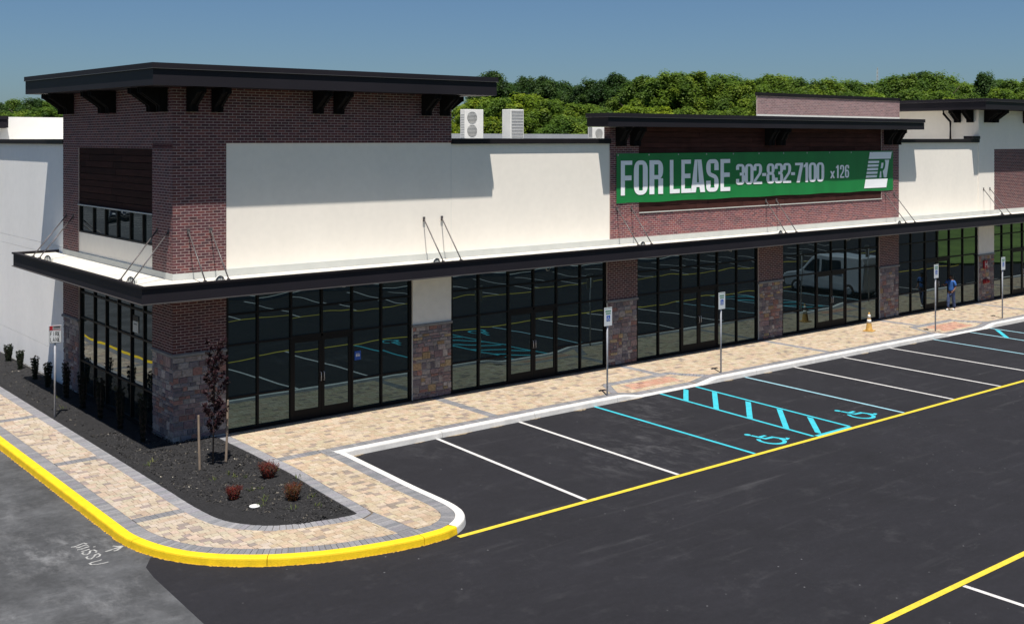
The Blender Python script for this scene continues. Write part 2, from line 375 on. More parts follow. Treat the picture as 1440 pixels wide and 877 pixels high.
def smooth_poly(pts, per=.12, it=2):
    for _ in range(it):
        q = [pts[0]]
        for a, b in zip(pts[:-1], pts[1:]):
            q += [(a[0] * .75 + b[0] * .25, a[1] * .75 + b[1] * .25), (a[0] * .25 + b[0] * .75, a[1] * .25 + b[1] * .75)]
        pts = q + [pts[-1]]
    return pts
def resample(pts, step):
    P = np.array(pts); d = np.r_[0, np.cumsum(np.hypot(*np.diff(P, axis=0).T))]; n = max(1, round(d[-1] / step))
    t = np.linspace(0, d[-1], n + 1); return np.c_[np.interp(t, d, P[:, 0]), np.interp(t, d, P[:, 1])]
def offset(P, o):           # to the left of travel for positive o
    P = np.array(P); T = np.gradient(P, axis=0); T /= np.maximum(np.hypot(T[:, 0], T[:, 1]), 1e-9)[:, None]
    return P + np.c_[-T[:, 1], T[:, 0]] * o
# outer foot of the kerb, travelling from the far left, round the nose, along the stalls to the right
Oa = smooth_poly([(-3.47, 34), (-3.47, -2.0), (-3.47, -5.2), (-3.47, -6.1), (-3.2, -7.15), (-2.75, -7.95), (-1.95, -8.72), (-1.07, -9.22), (-.3, -9.5), (.9, -9.76), (1.75, -9.74)])
Ob = smooth_poly([(1.75, -9.74), (2.3, -9.5), (2.68, -9.05), (2.83, -8.5), (2.86, -7.9), (2.88, -6.8), (2.96, -5.6), (3.06, -3.9)])
Oc = [(3.07, -3.46), (10, -3.46), (20, -3.6), (37, -3.82), (60, -4.0)]
def dense(pts, s): return [tuple(p) for p in resample(pts, s)]
OUT = dense(Oa, .1)[:-1] + dense(Ob, .1) + dense(Oc, .25)
KW = .22
INN = [tuple(p) for p in offset(np.array(dense(Oa, .1)[:-1] + dense(Ob, .1)), KW)]
INN = [p for p in INN if not (p[0] > 2.4 and p[1] > -3.35)]
INN += [(2.84, -3.24)] + [(x, y + KW) for x, y in dense(Oc, .25) if x > 3.1]
def ramp(x):
    r = 0
    for c in (14.95, 32.6):
        r = max(r, min(1, max(0, (2.05 - abs(x - c)) / .75)))
    return r
def zw(x, y):
    if x < 10 or y > -1.9: return .15
    k = min(1, max(0, (-1.9 - y) / 1.25)); return .15 - .12 * ramp(x) * k
def zk(x): return .15 - .125 * ramp(x) if x > 10 else .15
# kerb segments
CURB = empty('curb', (0, 0, 0), kind='structure')
def kerb(path, m, seg=3.0):
    P = resample(path, .1 if len(path) > 6 else .25); I = offset(P, KW)
    d = np.r_[0, np.cumsum(np.hypot(*np.diff(P, axis=0).T))]; i0 = 0
    while i0 < len(P) - 1:
        i1 = i0 + 1
        while i1 < len(P) - 1 and d[i1] - d[i0] < seg: i1 += 1
        mb = MB(); V = []; n = 0
        for i in range(i0, i1 + 1):
            o, q = P[i].copy(), I[i].copy()
            if i == i0: s = P[i + 1] - P[i]; s = s / np.hypot(*s) * .006; o += s; q += s
            if i == i1: s = P[i] - P[i - 1]; s = s / np.hypot(*s) * .006; o -= s; q -= s
            h = zk(o[0]); h = max(h, .02); w_ = q - o; w_ = w_ / np.hypot(*w_)
            prof = [(0, -.05), (.0, 0), (.018, h - .035), (.028, h - .012), (.05, h), (KW, h), (KW, -.05)]
            V += [(o[0] + w_[0] * a, o[1] + w_[1] * a, b) for a, b in prof]; n += 1
        k = 7
        F = [(j * k + a, j * k + a + 1, (j + 1) * k + a + 1, (j + 1) * k + a) for j in range(n - 1) for a in range(k - 1)]
        F += [tuple(range(k)), tuple(range((n - 1) * k, n * k))[::-1]]
        mb.add(V, F); mb.build('curb_segment', m, CURB); i0 = i1
kerb(Oa[:-1] + [(1.72, -9.74), (2.02, -9.64)], M['yellow']); kerb([(2.02, -9.64)] + [p for p in Ob if p[0] > 2.1] + [(3.07, -3.462)], M['concrete']); kerb([(2.80, -3.46)] + Oc[1:], M['concrete'])

rr = random.Random(3); ov = MB(); P_ = resample(Oa, .06); W_ = offset(P_, -1.0) - P_
for i in range(len(P_) - 1):
    if P_[i][1] > 16: continue
    a, b = [rr.uniform(.004, .035) * (1.6 if rr.random() < .15 else 1) for _ in (0, 1)]
    q = [P_[i], P_[i + 1], P_[i + 1] + W_[i + 1] * b, P_[i] + W_[i] * a]; ov.add([(x[0], x[1], .0042) for x in q], [(0, 1, 2, 3)])
M['overspray'] = mat('paint_overspray', (.40, .24, .02), .9, noise=[(20, .4, 4, None)], wear=(14, .52, (.03, .028, .03)))
ov.build('paint_overspray', M['overspray'], CURB, kind='stuff')
PL = smooth_poly([(-1.6, 34), (-1.6, -3.6), (-1.63, -5.0), (-1.56, -6.15), (-1.35, -6.7), (-.95, -7.2), (-.45, -7.45), (-.05, -7.56), (.45, -7.68), (.83, -7.70)], it=2)
PLANT = dense(PL, .12) + [(.86, -7.66), (1.0, -5.5), (1.12, -4.2), (1.15, -2), (1.15, 0.02)] + [(0.02, .02), (0.02, 34)]
PEDGE = dense(PL, .12) + dense([(.86, -7.66), (1.0, -5.5), (1.12, -4.2), (1.15, -2), (1.15, 0.0)], .12)
WALK = INN + [(60, .3), (0, .3), (-.2, 34)]
def seg_dist(P, poly, closed=False):
    A = np.array(poly); B = np.roll(A, -1, 0) if closed else A[1:]; A = A if closed else A[:-1]
    best = np.full(len(P), 1e9); D = B - A; L2 = np.maximum((D ** 2).sum(1), 1e-12)
    for i in range(0, len(P), 4000):
        q = P[i:i + 4000, None, :] - A[None]; t = np.clip((q * D[None]).sum(2) / L2, 0, 1)
        best[i:i + 4000] = np.sqrt(((q - t[..., None] * D[None]) ** 2).sum(2)).min(1)
    return best
def inside(P, poly):
    A = np.array(poly); B = np.roll(A, -1, 0); r = np.zeros(len(P), bool)
    for (x0, y0), (x1, y1) in zip(A, B):
        c = (y0 > P[:, 1]) != (y1 > P[:, 1])
        if y1 != y0: r ^= c & (P[:, 0] < (x1 - x0) * (P[:, 1] - y0) / (y1 - y0) + x0)
    return r
INN_A = INN
def dcurb(P): d = seg_dist(P, INN_A); return np.where(inside(P, WALK), d, -d)
def dplant(P): d = seg_dist(P, PLANT, True); return np.where(inside(P, PLANT), -d, d)
BANDS = [([(8.2, 0), (8.2, -3.2)], .15), ([(15.95, 0), (15.95, -1.95)], .15), ([(23.7, 0), (23.7, -3.3)], .15), ([(31.6, 0), (31.6, -1.95)], .15), ([(39.5, 0), (39.5, -3.5)], .15), ([(47, 0), (47, -3.6)], .15),
         ([(-3.3, 15.6), (-1.5, 15.6)], .14), ([(-3.3, 10.4), (-1.5, 10.4)], .14), ([(-3.3, 5.2), (-1.5, 5.2)], .14), ([(-3.3, -.07), (-1.5, -.07)], .14), ([(-3.3, -5.2), (-1.5, -5.2)], .14),
         ([(.95, -7.6), (1.1, -9.6)], .2), ([(1.1, -3.05), (2.53, -3.05)], .15),
         ([(12.7, -3.3), (13.5, -2.0), (16.4, -2.0), (17.2, -3.3)], .13), ([(30.3, -3.5), (31.1, -2.05), (34.1, -2.05), (34.9, -3.6)], .13)]
def mkband(poly, hw): return lambda P: seg_dist(P, poly) - hw
BF = [mkband(p, h) for p, h in BANDS]
def clip_poly(poly, c, d, g):      # keep d + g.(p-c) >= 0
    out = []; n = len(poly); val = [d + g[0] * (p[0] - c[0]) + g[1] * (p[1] - c[1]) for p in poly]
    for i in range(n):
        a, b = poly[i], poly[(i + 1) % n]; va, vb = val[i], val[(i + 1) % n]
        if va >= 0: out.append(a)
        if (va >= 0) != (vb >= 0):
            t = va / (va - vb); out.append((a[0] + (b[0] - a[0]) * t, a[1] + (b[1] - a[1]) * t))
    return out
def clip_all(polys, fns, size):
    """polys: list of (poly, col); fns: list of (fn, margin); clips each polygon by the local tangent of every region edge"""
    for fn, mg in fns:
        if not polys: break
        Cn = np.array([np.mean(p, axis=0) for p, _ in polys]); d = fn(Cn) - mg; e = 1e-3
        near = np.abs(d) < size; g = np.zeros((len(polys), 2))
        if near.any():
            Q = Cn[near]; g[near, 0] = (fn(Q + [e, 0]) - mg - d[near]) / e; g[near, 1] = (fn(Q + [0, e]) - mg - d[near]) / e
        res = []
        for i, (p, c) in enumerate(polys):
            if not near[i]:
                if d[i] > 0: res.append((p, c))
                continue
            q = clip_poly(p, Cn[i], d[i], g[i])
            if len(q) > 2: res.append((q, c))
        polys = res
    return polys
def area(p): return abs(sum(p[i][0] * p[(i + 1) % len(p)][1] - p[(i + 1) % len(p)][0] * p[i][1] for i in range(len(p)))) / 2
# tan field pavers: rows along X with mixed lengths
TAN = [(.345, .28, .195), (.365, .30, .22), (.32, .255, .175), (.37, .28, .205), (.34, .29, .20), (.325, .245, .17), (.375, .31, .235)]
DK = [(.20, .165, .135), (.23, .18, .15), (.25, .20, .16)]
field = []; y = -9.8; row = 0
while y < 20:
    x = (1.0 if False else -3.6) + (row % 3) * .07; xe = 56 if y < 0 else -1.3
    while x < xe:
        l = R.choice((.16, .16, .23, .23)); 
        if y > 0 or x < 3.4 or y > -3.8:
            r_ = R.random(); c = R.choice(DK) if r_ < .11 else R.choice(TAN); t = R.uniform(.93, 1.07)
            if x < -1.5: c = (c[0] * .98, c[1] * 1.0, c[2] * 1.08)
            if (13.9 < x < 16.1 and -2.85 < y < -2.3) or (31.7 < x < 33.9 and -3.1 < y < -2.35): c = (c[0] * 1.0, c[1] * .72, c[2] * .72)
            field.append(([(x + .004, y + .004), (x + l - .004, y + .004), (x + l - .004, y + .156), (x + .004, y + .156)], tuple(k * t for k in c)))
        x += l
    y += .16; row += 1
fns = [(dcurb, .30), (dplant, .30), (lambda P: np.where(P[:, 0] > .5, -P[:, 1] - .02, 1.), 0)] + [(f, .004) for f in BF]
field = clip_all(field, fns, .25)
GR = [(.150, .150, .158), (.165, .163, .172), (.135, .138, .148), (.155, .150, .165), (.175, .172, .178)]
def soldier(path, o0, o1, step=.12, mul=1.):
    P = resample(path, step); A = offset(P, o0); B = offset(P, o1); r = []
    for i in range(len(P) - 1):
        t = R.uniform(.9, 1.1) * mul; c = tuple(k * t for k in R.choice(GR)); e = .03
        a0 = A[i] * (1 - e) + A[i + 1] * e; a1 = A[i + 1] * (1 - e) + A[i] * e; b0 = B[i] * (1 - e) + B[i + 1] * e; b1 = B[i + 1] * (1 - e) + B[i] * e
        r.append(([tuple(a0), tuple(a1), tuple(b1), tuple(b0)], c))
    return r
innA = [p for p in INN if p[0] < 2.83 or p[1] < -3.3][:]
nose = [p for p in INN if p[0] < 3 and not (p[0] > 2.83 and p[1] >= -3.3)]
stall_edge = [p for p in INN if p[0] > 2.83 and p[1] >= -4.0 and p[1] > -3.3 or p[0] > 3.2]
border = soldier([p for p in nose], .004, .296)
border += soldier([(2.55, -3.24), (10, -3.24), (20, -3.38), (37, -3.6), (60, -3.78)], .004, .296)
border += clip_all(soldier(PEDGE, -.004, -.296, mul=1.22), [(lambda P: np.where(P[:, 0] > .5, -P[:, 1] - .02, 1.), 0)], .25)
bands = []
for p, hw in BANDS:
    bands += clip_all(soldier(p, -hw, hw, mul=1.0 if p[0][0] < 10 else 1.12), [(dcurb, .30), (dplant, .30), (lambda P: np.where(P[:, 0] > .5, -P[:, 1] - .02, 1.), 0)], .3)
border += soldier([(2.838, -3.90), (2.845, -3.255)], .004, .296)
pav = [(p, c) for p, c in field + border + bands if len(p) > 2 and area(p) > .0022]
WALKO = empty('sidewalk', (0, 0, 0), kind='structure')
def dcam(p): c = np.mean(p, axis=0); return (c[0] - CAM.x) ** 2 + (c[1] - CAM.y) ** 2
pav.sort(key=lambda q: dcam(q[0]))
def paver_geo(p, off=(0, 0, 0)):
    if sum(p[i][0] * p[(i + 1) % len(p)][1] - p[(i + 1) % len(p)][0] * p[i][1] for i in range(len(p))) < 0: p = p[::-1]
    n = len(p); c = np.mean(p, axis=0); dz = R.uniform(-.0025, .0025); V = []
    for k, (s, h) in enumerate(((1, -.022), (1, -.004), (.95, 0))):
        for a, b in p:
            xx = c[0] + (a - c[0]) * s; yy = c[1] + (b - c[1]) * s; V.append((xx - off[0], yy - off[1], zw(xx, yy) + h + dz - off[2]))
    F = [tuple(range(2 * n, 3 * n))] + [(k * n + i, k * n + (i + 1) % n, (k + 1) * n + (i + 1) % n, (k + 1) * n + i) for k in (0, 1) for i in range(n)]
    return V, F
for p, c in pav[:300]:
    ce = np.mean(p, axis=0); off = (ce[0], ce[1], .15); V, F = paver_geo(p, off)
    me = bpy.data.meshes.new('paver'); me.from_pydata(V, [], F); me.materials.append(M['paver_o'])
    o = bpy.data.objects.new('paver', me); link(o, WALKO); o.location = off; o.color = (*c, 1)
mb = MB()
for p, c in pav[300:]: V, F = paver_geo(p); mb.add(V, F, c)
mb.build('paver_field', M['paver_a'], WALKO, kind='stuff')
cells = []
for i in range(-8, 122):
    for j in range(-21, 64):
        x, y = i * .5, j * .5
        if (x > 4 and y < -4.5) or (x > 0 and y > 0.4): continue
        cells.append(([(x, y), (x + .5, y), (x + .5, y + .5), (x, y + .5)], None))
cells = clip_all(cells, [(dcurb, 0.)], .5); mb = MB()
for p, c in cells: mb.add([(a, b, zw(a, b) - .018) for a, b in p], [tuple(range(len(p)))])
mb.build('sidewalk_bed', M['joint'], WALKO)

# planting bed
from mathutils import noise as mn
cells = []
for i in range(-12, 9):
    for j in range(-54, 170):
        x, y = i * .15, j * .15
        if x > .05 and y > 0: continue
        cells.append(([(x, y), (x + .15, y), (x + .15, y + .15), (x, y + .15)], None))
cells = clip_all(cells, [(lambda P: -dplant(P), .0)], .16)
Pv = np.array([q for p, _ in cells for q in p]); dp = -dplant(Pv); mb = MB(); k = 0
def mz(x, y, d): return .135 + min(.05, max(0, d) * .35) + mn.noise(Vector((x * 3, y * 3, 0))) * .022 * min(1, d * 4)
for p, _ in cells:
    mb.add([(a, b, mz(a, b, dp[k + i])) for i, (a, b) in enumerate(p)], [tuple(range(len(p)))], smooth=True); k += len(p)
M['mulch'] = mat('black_mulch', (.0125, .012, .013), .95, noise=[(30, .5, 5, None), (4, .2, 4, None)], bump=(45, .05))
M['chips'] = mat('mulch_chips', src='attr', rough=.95)
MUL = mb.build('mulch_bed', M['mulch'], kind='structure')
mb = MB(); n = 0
while n < 26000:
    x, y = R.uniform(-1.6, 1.2), R.uniform(-7.7, 14) if R.random() < .5 else R.uniform(-7.7, 2)
    q = np.array([[x, y]]); 
    if n % 40 == 0 or True:
        if x > .02 and y > 0 or x < -1.55: n += 1; continue
    if y < -4.6 and ((x < -1.5 + (-y - 4.6) * .35) or y < -7.55 or (y < -6.6 and x < -1.0)) : n += 1; continue
    if x > 1.1 - max(0, -y - 3) * .07: n += 1; continue
    z = .175 + R.uniform(-.01, .02); a = R.uniform(0, 6.3); l = R.uniform(.012, .04); w_ = l * R.uniform(.25, .5)
    if x < -1.45 or x > 1.0: z -= .03
    u = Vector((math.cos(a), math.sin(a), R.uniform(-.5, .5))) * l; v = Vector((-math.sin(a), math.cos(a), R.uniform(-.4, .4))) * w_
    r_ = R.random(); t = R.uniform(.006, .034); c = (t, t * .96, t * .98) if r_ < .93 else ((.07, .062, .05) if r_ < .993 else (.30, .27, .22))
    p = Vector((x, y, z)); mb.add([p - u - v, p + u - v, p + u + v, p - u + v], [(0, 1, 2, 3)], c); n += 1
mb.build('mulch_chips', M['chips'], MUL, kind='stuff')

# ------------------------------------------------------------------ road markings
def stripe(name, a, b, wd, m, parent, z=.004, **k):
    a = Vector(a); b = Vector(b); d = (b - a).normalized(); n = Vector((-d.y, d.x)) * wd / 2
    mb = MB(); mb.add([(a.x - n.x, a.y - n.y, z), (b.x - n.x, b.y - n.y, z), (b.x + n.x, b.y + n.y, z), (a.x + n.x, a.y + n.y, z)], [(0, 1, 2, 3)])
    return mb.build(name, m, parent, **k)
for a, b, m in [((5.87, -3.47), (5.48, -9.70), 'white_paint'), ((8.71, -3.47), (8.47, -9.70), 'white_paint'), ((11.61, -3.48), (11.31, -9.70), 'cyan_paint'),
                ((14.38, -3.52), (13.87, -9.62), 'cyan_paint'), ((16.0, -3.55), (15.52, -9.62), 'cyan_paint'), ((18.40, -3.6), (18.1, -9.70), 'pale_paint'),
                ((21.05, -3.62), (20.82, -9.70), 'white_paint'), ((23.9, -3.66), (23.7, -9.70), 'white_paint'), ((26.88, -3.7), (26.7, -9.70), 'white_paint'),
                ((29.87, -3.74), (29.55, -9.70), 'pale_paint'), ((32.6, -3.76), (32.2, -9.70), 'pale_paint'), ((34.2, -3.78), (33.9, -9.70), 'pale_paint'),
                ((37.2, -3.83), (37.0, -9.70), 'pale_paint'), ((40.2, -3.85), (40.0, -9.70), 'white_paint'), ((43.2, -3.87), (43, -9.70), 'white_paint')]:
    stripe('stall_line', a, b, .105, M[m], LOT)
stripe('aisle_line', (1.92, -9.80), (60, -9.76), .13, M['yline'], LOT, .008)
stripe('aisle_line', (1.5, -17.40), (60, -17.30), .13, M['yline'], LOT, .008)
for k in range(-1, 19): stripe('stall_line', (7.47 + 2.87 * k, -17.47), (7.40 + 2.87 * k, -23.2), .105, M['white_paint'], LOT)
for a, b in [((15.45, -3.62), (14.30, -4.66)), ((15.86, -4.45), (14.2, -5.95)), ((15.66, -5.95), (14.08, -7.3)), ((15.62, -7.15), (13.98, -8.65)), ((15.5, -8.32), (14.25, -9.5)),
             ((34.0, -4.2), (32.5, -5.4)), ((33.9, -5.6), (32.4, -6.8)), ((34.05, -6.9), (32.3, -8.3)), ((33.95, -8.3), (32.3, -9.6))]:
    a = Vector(a); b = Vector(b)
    mb = MB(); h = .105
    mb.add([(b.x, b.y - h, .0045), (a.x, a.y - h, .0045), (a.x, a.y + h, .0045), (b.x, b.y + h, .0045)], [(0, 1, 2, 3)]); mb.build('hatch_bar', M['cyan_paint'], LOT)
stripe('hatch_bar', (13.95, -9.655), (15.5, -9.655), .13, M['cyan_paint'], LOT, .0045)

M['sand'] = mat('sand_dirt', (.20, .155, .10), .95, noise=[(18, .45, 4, None)])
for i, (px_, ln, wd) in enumerate([(3.35, .5, .10), (5.3, .35, .05), (6.6, .9, .09), (7.9, .5, .06), (9.3, .4, .05), (11.0, .5, .13), (12.8, .4, .05), (13.3, .6, .07), (17.6, .5, .10), (19.6, .45, .12), (25.2, .5, .1), (28.4, .5, .1)]):
    rr = random.Random(i); yb = -3.47 - max(0, px_ - 10) * .0138; n = 14; mb = MB()
    pts = [(px_ - ln / 2 + ln * k / n, yb + .01) for k in range(n + 1)] + [(px_ + ln / 2 - ln * k / n, yb - wd * math.sin(math.pi * (k + .3) / (n + .6)) * rr.uniform(.45, 1.1)) for k in range(n + 1)]
    mb.add([(a, b, .0046) for a, b in pts], [tuple(range(len(pts)))[::-1]]); mb.build('sand_patch', M['sand'], LOT)
def stroke(pts, tx, ty=None, r=0, closed=False, n=5):
    """thick outline of a poly-line with rounded corners; returns list of quads in 2-D"""
    ty = ty or tx; P = [Vector(p) for p in pts]; out = []; N = len(P)
    for i, p in enumerate(P):
        if (not closed and i in (0, N - 1)) or r == 0: out.append(p); continue
        a, b = P[i - 1], P[(i + 1) % N]; da = (a - p); db = (b - p); k = min(r, da.length * .5, db.length * .5)
        s, e = p + da.normalized() * k, p + db.normalized() * k
        for j in range(n + 1): t = j / n; out.append(s * (1 - t) ** 2 + p * 2 * t * (1 - t) + e * t * t)
    m = len(out); L_ = []; Rr = []
    for i in range(m):
        a = out[(i - 1) % m] if (closed or i) else out[i]; b = out[(i + 1) % m] if (closed or i < m - 1) else out[i]
        d = (b - a); d = d.normalized() if d.length > 1e-7 else Vector((1, 0)); nn = Vector((-d.y, d.x))
        if not closed and r == 0 and 0 < i < m - 1:
            d1 = (out[i] - out[i - 1]).normalized(); k = 1 / max(.4, abs(nn.dot(Vector((-d1.y, d1.x))))); nn = nn * k
        L_.append(out[i] + Vector((nn.x * tx / 2, nn.y * ty / 2))); Rr.append(out[i] - Vector((nn.x * tx / 2, nn.y * ty / 2)))
    rng_ = range(m if closed else m - 1)
    return [(Rr[i], Rr[(i + 1) % m], L_[(i + 1) % m], L_[i]) for i in rng_]
def disc(c, r, n=10): return [tuple(Vector((c[0] + r * math.cos(2 * math.pi * k / n), c[1] + r * math.sin(2 * math.pi * k / n))) for k in range(n))]
def wheelchair(f=1.):
    """international symbol of access in a unit box"""
    g = disc((.36, .93), .085) + stroke([(.38, .84), (.42, .47), (.72, .45), (.84, .14), (.98, .20)], .105)
    g += stroke([(.41, .64), (.70, .64)], .085)
    arc = [(.42 + .33 * math.cos(t), .30 + .30 * math.sin(t)) for t in [rad(125 + i * 19) for i in range(13)]]
    return g + stroke(arc, .10)
for k, (cx_, cy_) in enumerate([(12.74, -8.93), (16.93, -8.86)]):
    mb = MB()
    for i, q in enumerate(wheelchair()):
        mb.add([(cx_ + (p[0] - .5) * .95, cy_ + (p[1] - .5) * 1.2, .0045 + i * .00002) for p in q], [tuple(range(len(q)))])
    mb.build('accessible_symbol', M['cyan_paint'], LOT)
# chalk writing on the old road, "miss u" and an arrow
SPR = [[(140, 272), (220, 265), (330, 218), (400, 190), (470, 205)], [(240, 285), (300, 278), (440, 225), (490, 240)], [(265, 328), (340, 315), (430, 285), (510, 262)],
       [(345, 365), (420, 345), (520, 310)], [(590, 268), (640, 262)], [(640, 385), (660, 350), (600, 328), (530, 345), (520, 390), (470, 425), (400, 425), (370, 400), (400, 375)],
       [(650, 480), (720, 455), (735, 420), (690, 405), (640, 420), (600, 470), (550, 512), (480, 510), (450, 480), (490, 462)],
       [(765, 525), (700, 548), (570, 580), (515, 603), (560, 625), (680, 620), (830, 590), (900, 570)],
       [(835, 362), (900, 345), (1100, 280), (1190, 252)], [(985, 250), (1090, 258), (1190, 252)], [(1010, 352), (1080, 330), (1120, 300), (1190, 252)]]
mb = MB()
for i, s in enumerate(SPR):
    pts = [Vector(G(90 + a / 14.4, 750 + b / 14.4)) for a, b in s]
    for q in stroke(pts, .036 if i < 8 else .05): mb.add([(p[0], p[1], .004 + i * .0001) for p in q], [(0, 1, 2, 3)])
M['chalk'] = mat('spray_chalk', (.26, .26, .255), .9, noise=[(14, .45, 4, None)])
mb.build('chalk_writing', M['chalk'], OLD)

# ================================================================== BUILDING
B = empty('retail_building', (0, 0, 0), label='long shopping strip with brick corner tower, cream stucco walls, stone piers and dark storefront glass', cat='building')
bricks, stones = Pieces(), Pieces()
# masonry boxes are mortar faced, each wall a part of its own; bricks and stones sit proud of them and are its children
caps = MB(); TZ = 9.45
class Walls:
    def __init__(s, name, mt): s.name, s.mt = name, mt
    def box(s, *a): mb = MB(); mb.box(*a); s.last = mb.build(s.name, s.mt, B); return s.last
bw = Walls('brick_wall', M['mortar']); sw = bw; sm = Walls('stone_pier', M['stone_mortar']); st = Walls('stucco_wall', M['stucco']); sg = Walls('pier_stucco', M['stucco_pier']); cop = Walls('coping', M['dark'])
def trim(*a): mb = MB(); mb.box(*a); mb.build('corner_trim', M['flash'], B)
def cap(*a): mb = MB(); mb.bbox(*a); mb.build('stone_cap', M['cap'], B)
# corner tower
bw.box(.002, 1.47, .002, 1.39, 2.42, 4.0); bricks.par = bw.last; lay_bricks(bricks, 'f', 0, 1.47, 2.42, 3.98, 0, 0, .72); lay_bricks(bricks, 's', 0, 1.39, 2.42, 3.98, 0, 0, .72)  # canopy shade put into the brick colour: darker tone below the canopy
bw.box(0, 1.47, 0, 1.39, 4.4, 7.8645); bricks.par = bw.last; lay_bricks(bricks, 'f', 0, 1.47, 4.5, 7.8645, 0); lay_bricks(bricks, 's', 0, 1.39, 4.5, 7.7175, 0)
bw.box(0, 1.47, 7.39, 8.85, 2.42, 4.0); bricks.par = bw.last; lay_bricks(bricks, 's', 7.39, 8.85, 2.42, 3.98, 0, 2, .72)  # same darker tone, painting the canopy's shade into the bricks
bw.box(0, 1.47, 7.39, 8.85, 4.4, 7.7175); bricks.par = bw.last; lay_bricks(bricks, 's', 7.39, 8.85, 4.5, 7.7175, 0, 2)
bw.box(0, 8.85, 0, .3, 7.866, TZ - .06); bricks.par = bw.last; lay_bricks(bricks, 'f', 0, 8.85, 7.8645, TZ - .1, 0)
bw.box(.0, .3, .3, 8.85, 7.7185, TZ); bricks.par = bw.last; lay_bricks(bricks, 's', 0, 8.85, 7.7175, TZ - .05, 0, 2)
bw.box(0, .3, 0.001, .3, 7.7185, 7.8655)
bw.box(8.55, 8.85, .3, 8.85, 7.4, TZ); bricks.par = bw.last; bw.box(.3, 8.55, 8.55, 8.85, 7.4, TZ)
# middle block
bw.box(15.6, 33.37, 0, .3, 4.4, 5.37); bricks.par = bw.last; lay_bricks(bricks, 'f', 15.6, 33.37, 4.5, 5.36, 0, 9, 1.75)  # lighter tone paints sunlight into the bricks of this band
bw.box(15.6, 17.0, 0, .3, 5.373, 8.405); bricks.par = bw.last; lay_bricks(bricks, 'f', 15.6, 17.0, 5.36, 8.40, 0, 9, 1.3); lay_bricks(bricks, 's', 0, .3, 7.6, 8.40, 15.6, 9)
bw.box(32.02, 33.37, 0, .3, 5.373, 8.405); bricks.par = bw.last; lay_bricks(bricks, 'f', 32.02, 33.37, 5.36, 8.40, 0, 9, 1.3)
# rear brick screen above the middle roof
xa, za = FYp(1065, 134, 3.0); xb, zb = FYp(1265, 140, 3.0); z9 = FYp(1063, 160.5, 3.0)[1]
bw.box(xa, xb, 3.0, 3.06, z9, za - .02); bricks.par = bw.last; lay_bricks(bricks, 'f', xa, xb, z9, za - .02, 3.0, 30, 1.15, .45)
scr = MB(); scr.box(xa, xb, 2.99, 3.05, 7.5, z9 - .004); scr.build('screen_base', M['white_metal'], B)
cop.box(xa - .03, xb + .03, 2.97, 3.1, za - .02, za + .13)
# far tower brick infill
bw.box(41.73, 47.8, 0, .3, 4.4, 7.5); bricks.par = bw.last; lay_bricks(bricks, 'f', 41.73, 47.8, 4.5, 7.5, 0, 20)
# stone piers and stucco/brick above them
piers = [(0, 1.47, 'corner'), (7.41, 8.85, 'stucco'), (15.46, 16.92, 'brick'), (23.62, 25.13, 'brick'), (31.88, 33.37, 'brick'), (40.24, 41.73, 'stucco'), (48.3, 49.8, 'brick')]
for x0, x1, k in piers:
    if k == 'corner':
        sm.box(x0 + .02, x1 - .02, .02, 1.37, .0, 2.34); stones.par = sm.last; cap(x0 - .05, x1 + .01, -.05, 1.40, 2.34, 2.418, .012)
        lay_stones(stones, 'f', 0, 1.47, .17, 2.34, .02, .0); lay_stones(stones, 's', 0, 1.39, .17, 2.34, .02, .0)
        continue
    trim(x0 - .012, x0 + .006, -.012, .03, .17, 2.338)
    sm.box(x0 + .02, x1 - .02, .02, .5, .0, 2.34); stones.par = sm.last; cap(x0 - .02, x1 + .02, -.05, .45, 2.34, 2.418, .012)
    lay_stones(stones, 'f', x0 + .01, x1 - .01, .17, 2.34, .02, .16 if k == 'stucco' and x0 < 20 else .07)
    if k == 'brick': bw.box(x0, x1, .0, .45, 2.42, 4.0); bricks.par = bw.last; lay_bricks(bricks, 'f', x0, x1, 2.42, 3.98, 0, 1, .68)  # shade under the canopy painted in as a darker brick tone
    else: sg.box(x0 + .01, x1 - .01, .0, .45, 2.42, 4.0)
trim(-.02, 1.47, -.02, .02, .13, .155); trim(-.02, .02, .021, 1.39, .13, .155); trim(-.02, .02, 7.4, 8.83, .13, .155)
sm.box(.02, .6, 7.39, 8.83, 0, 2.34); stones.par = sm.last; lay_stones(stones, 's', 7.39, 8.83, .17, 2.34, .02, .0); cap(-.05, .6, 7.36, 8.88, 2.34, 2.418, .012)
bricks.build('brick', 'brick_field', M['brick_o'], M['brick_a'], 300, (.02, .05)); stones.build('stone', 'stone_field', M['stone_o'], M['stone_a'], 300, (.05, .08), .03)
# stucco
st.box(1.473, 8.85, .03, .3, 4.4, 7.8645); st.box(8.853, 15.597, .03, .3, 4.4, 7.83); st.box(.03, .3, 1.393, 7.387, 4.4, 5.12); st.box(33.373, 40.24, .03, .3, 4.4, 7.83)
st.box(40.243, 41.727, .0, .3, 4.4, 9.4); st.box(41.73, 47.8, .0, .3, 7.503, 9.4); st.box(40.24, 40.54, .303, 8, 7.6, 9.4); st.box(47.8, 49.8, .0, .3, 4.4, 9.4)
sws = Walls('side_stucco_wall', M['stucco_w'])
for z0, z1 in ((0, 1.115), (1.125, 4.195), (4.205, 4.505), (4.515, 7.82)): sws.box(.08, .4, 8.86, 34, z0, z1)
sws.box(.12, .38, 8.87, 33.9, .1, 7.8)
# coping, seams
cop.box(8.853, 15.597, -.06, .36, 7.83, 8.0); cop.box(33.373, 40.24, -.06, .36, 7.83, 8.0); cop.box(-.02, .46, 8.86, 34, 7.82, 7.98); cop.box(39.4, 40.18, -.12, .3, 8.003, 8.14)
mb = MB(); mb.box(8.846, 8.862, .024, .0295, 4.52, 7.84); mb.build('control_joint', M['stucco_pier'], B)
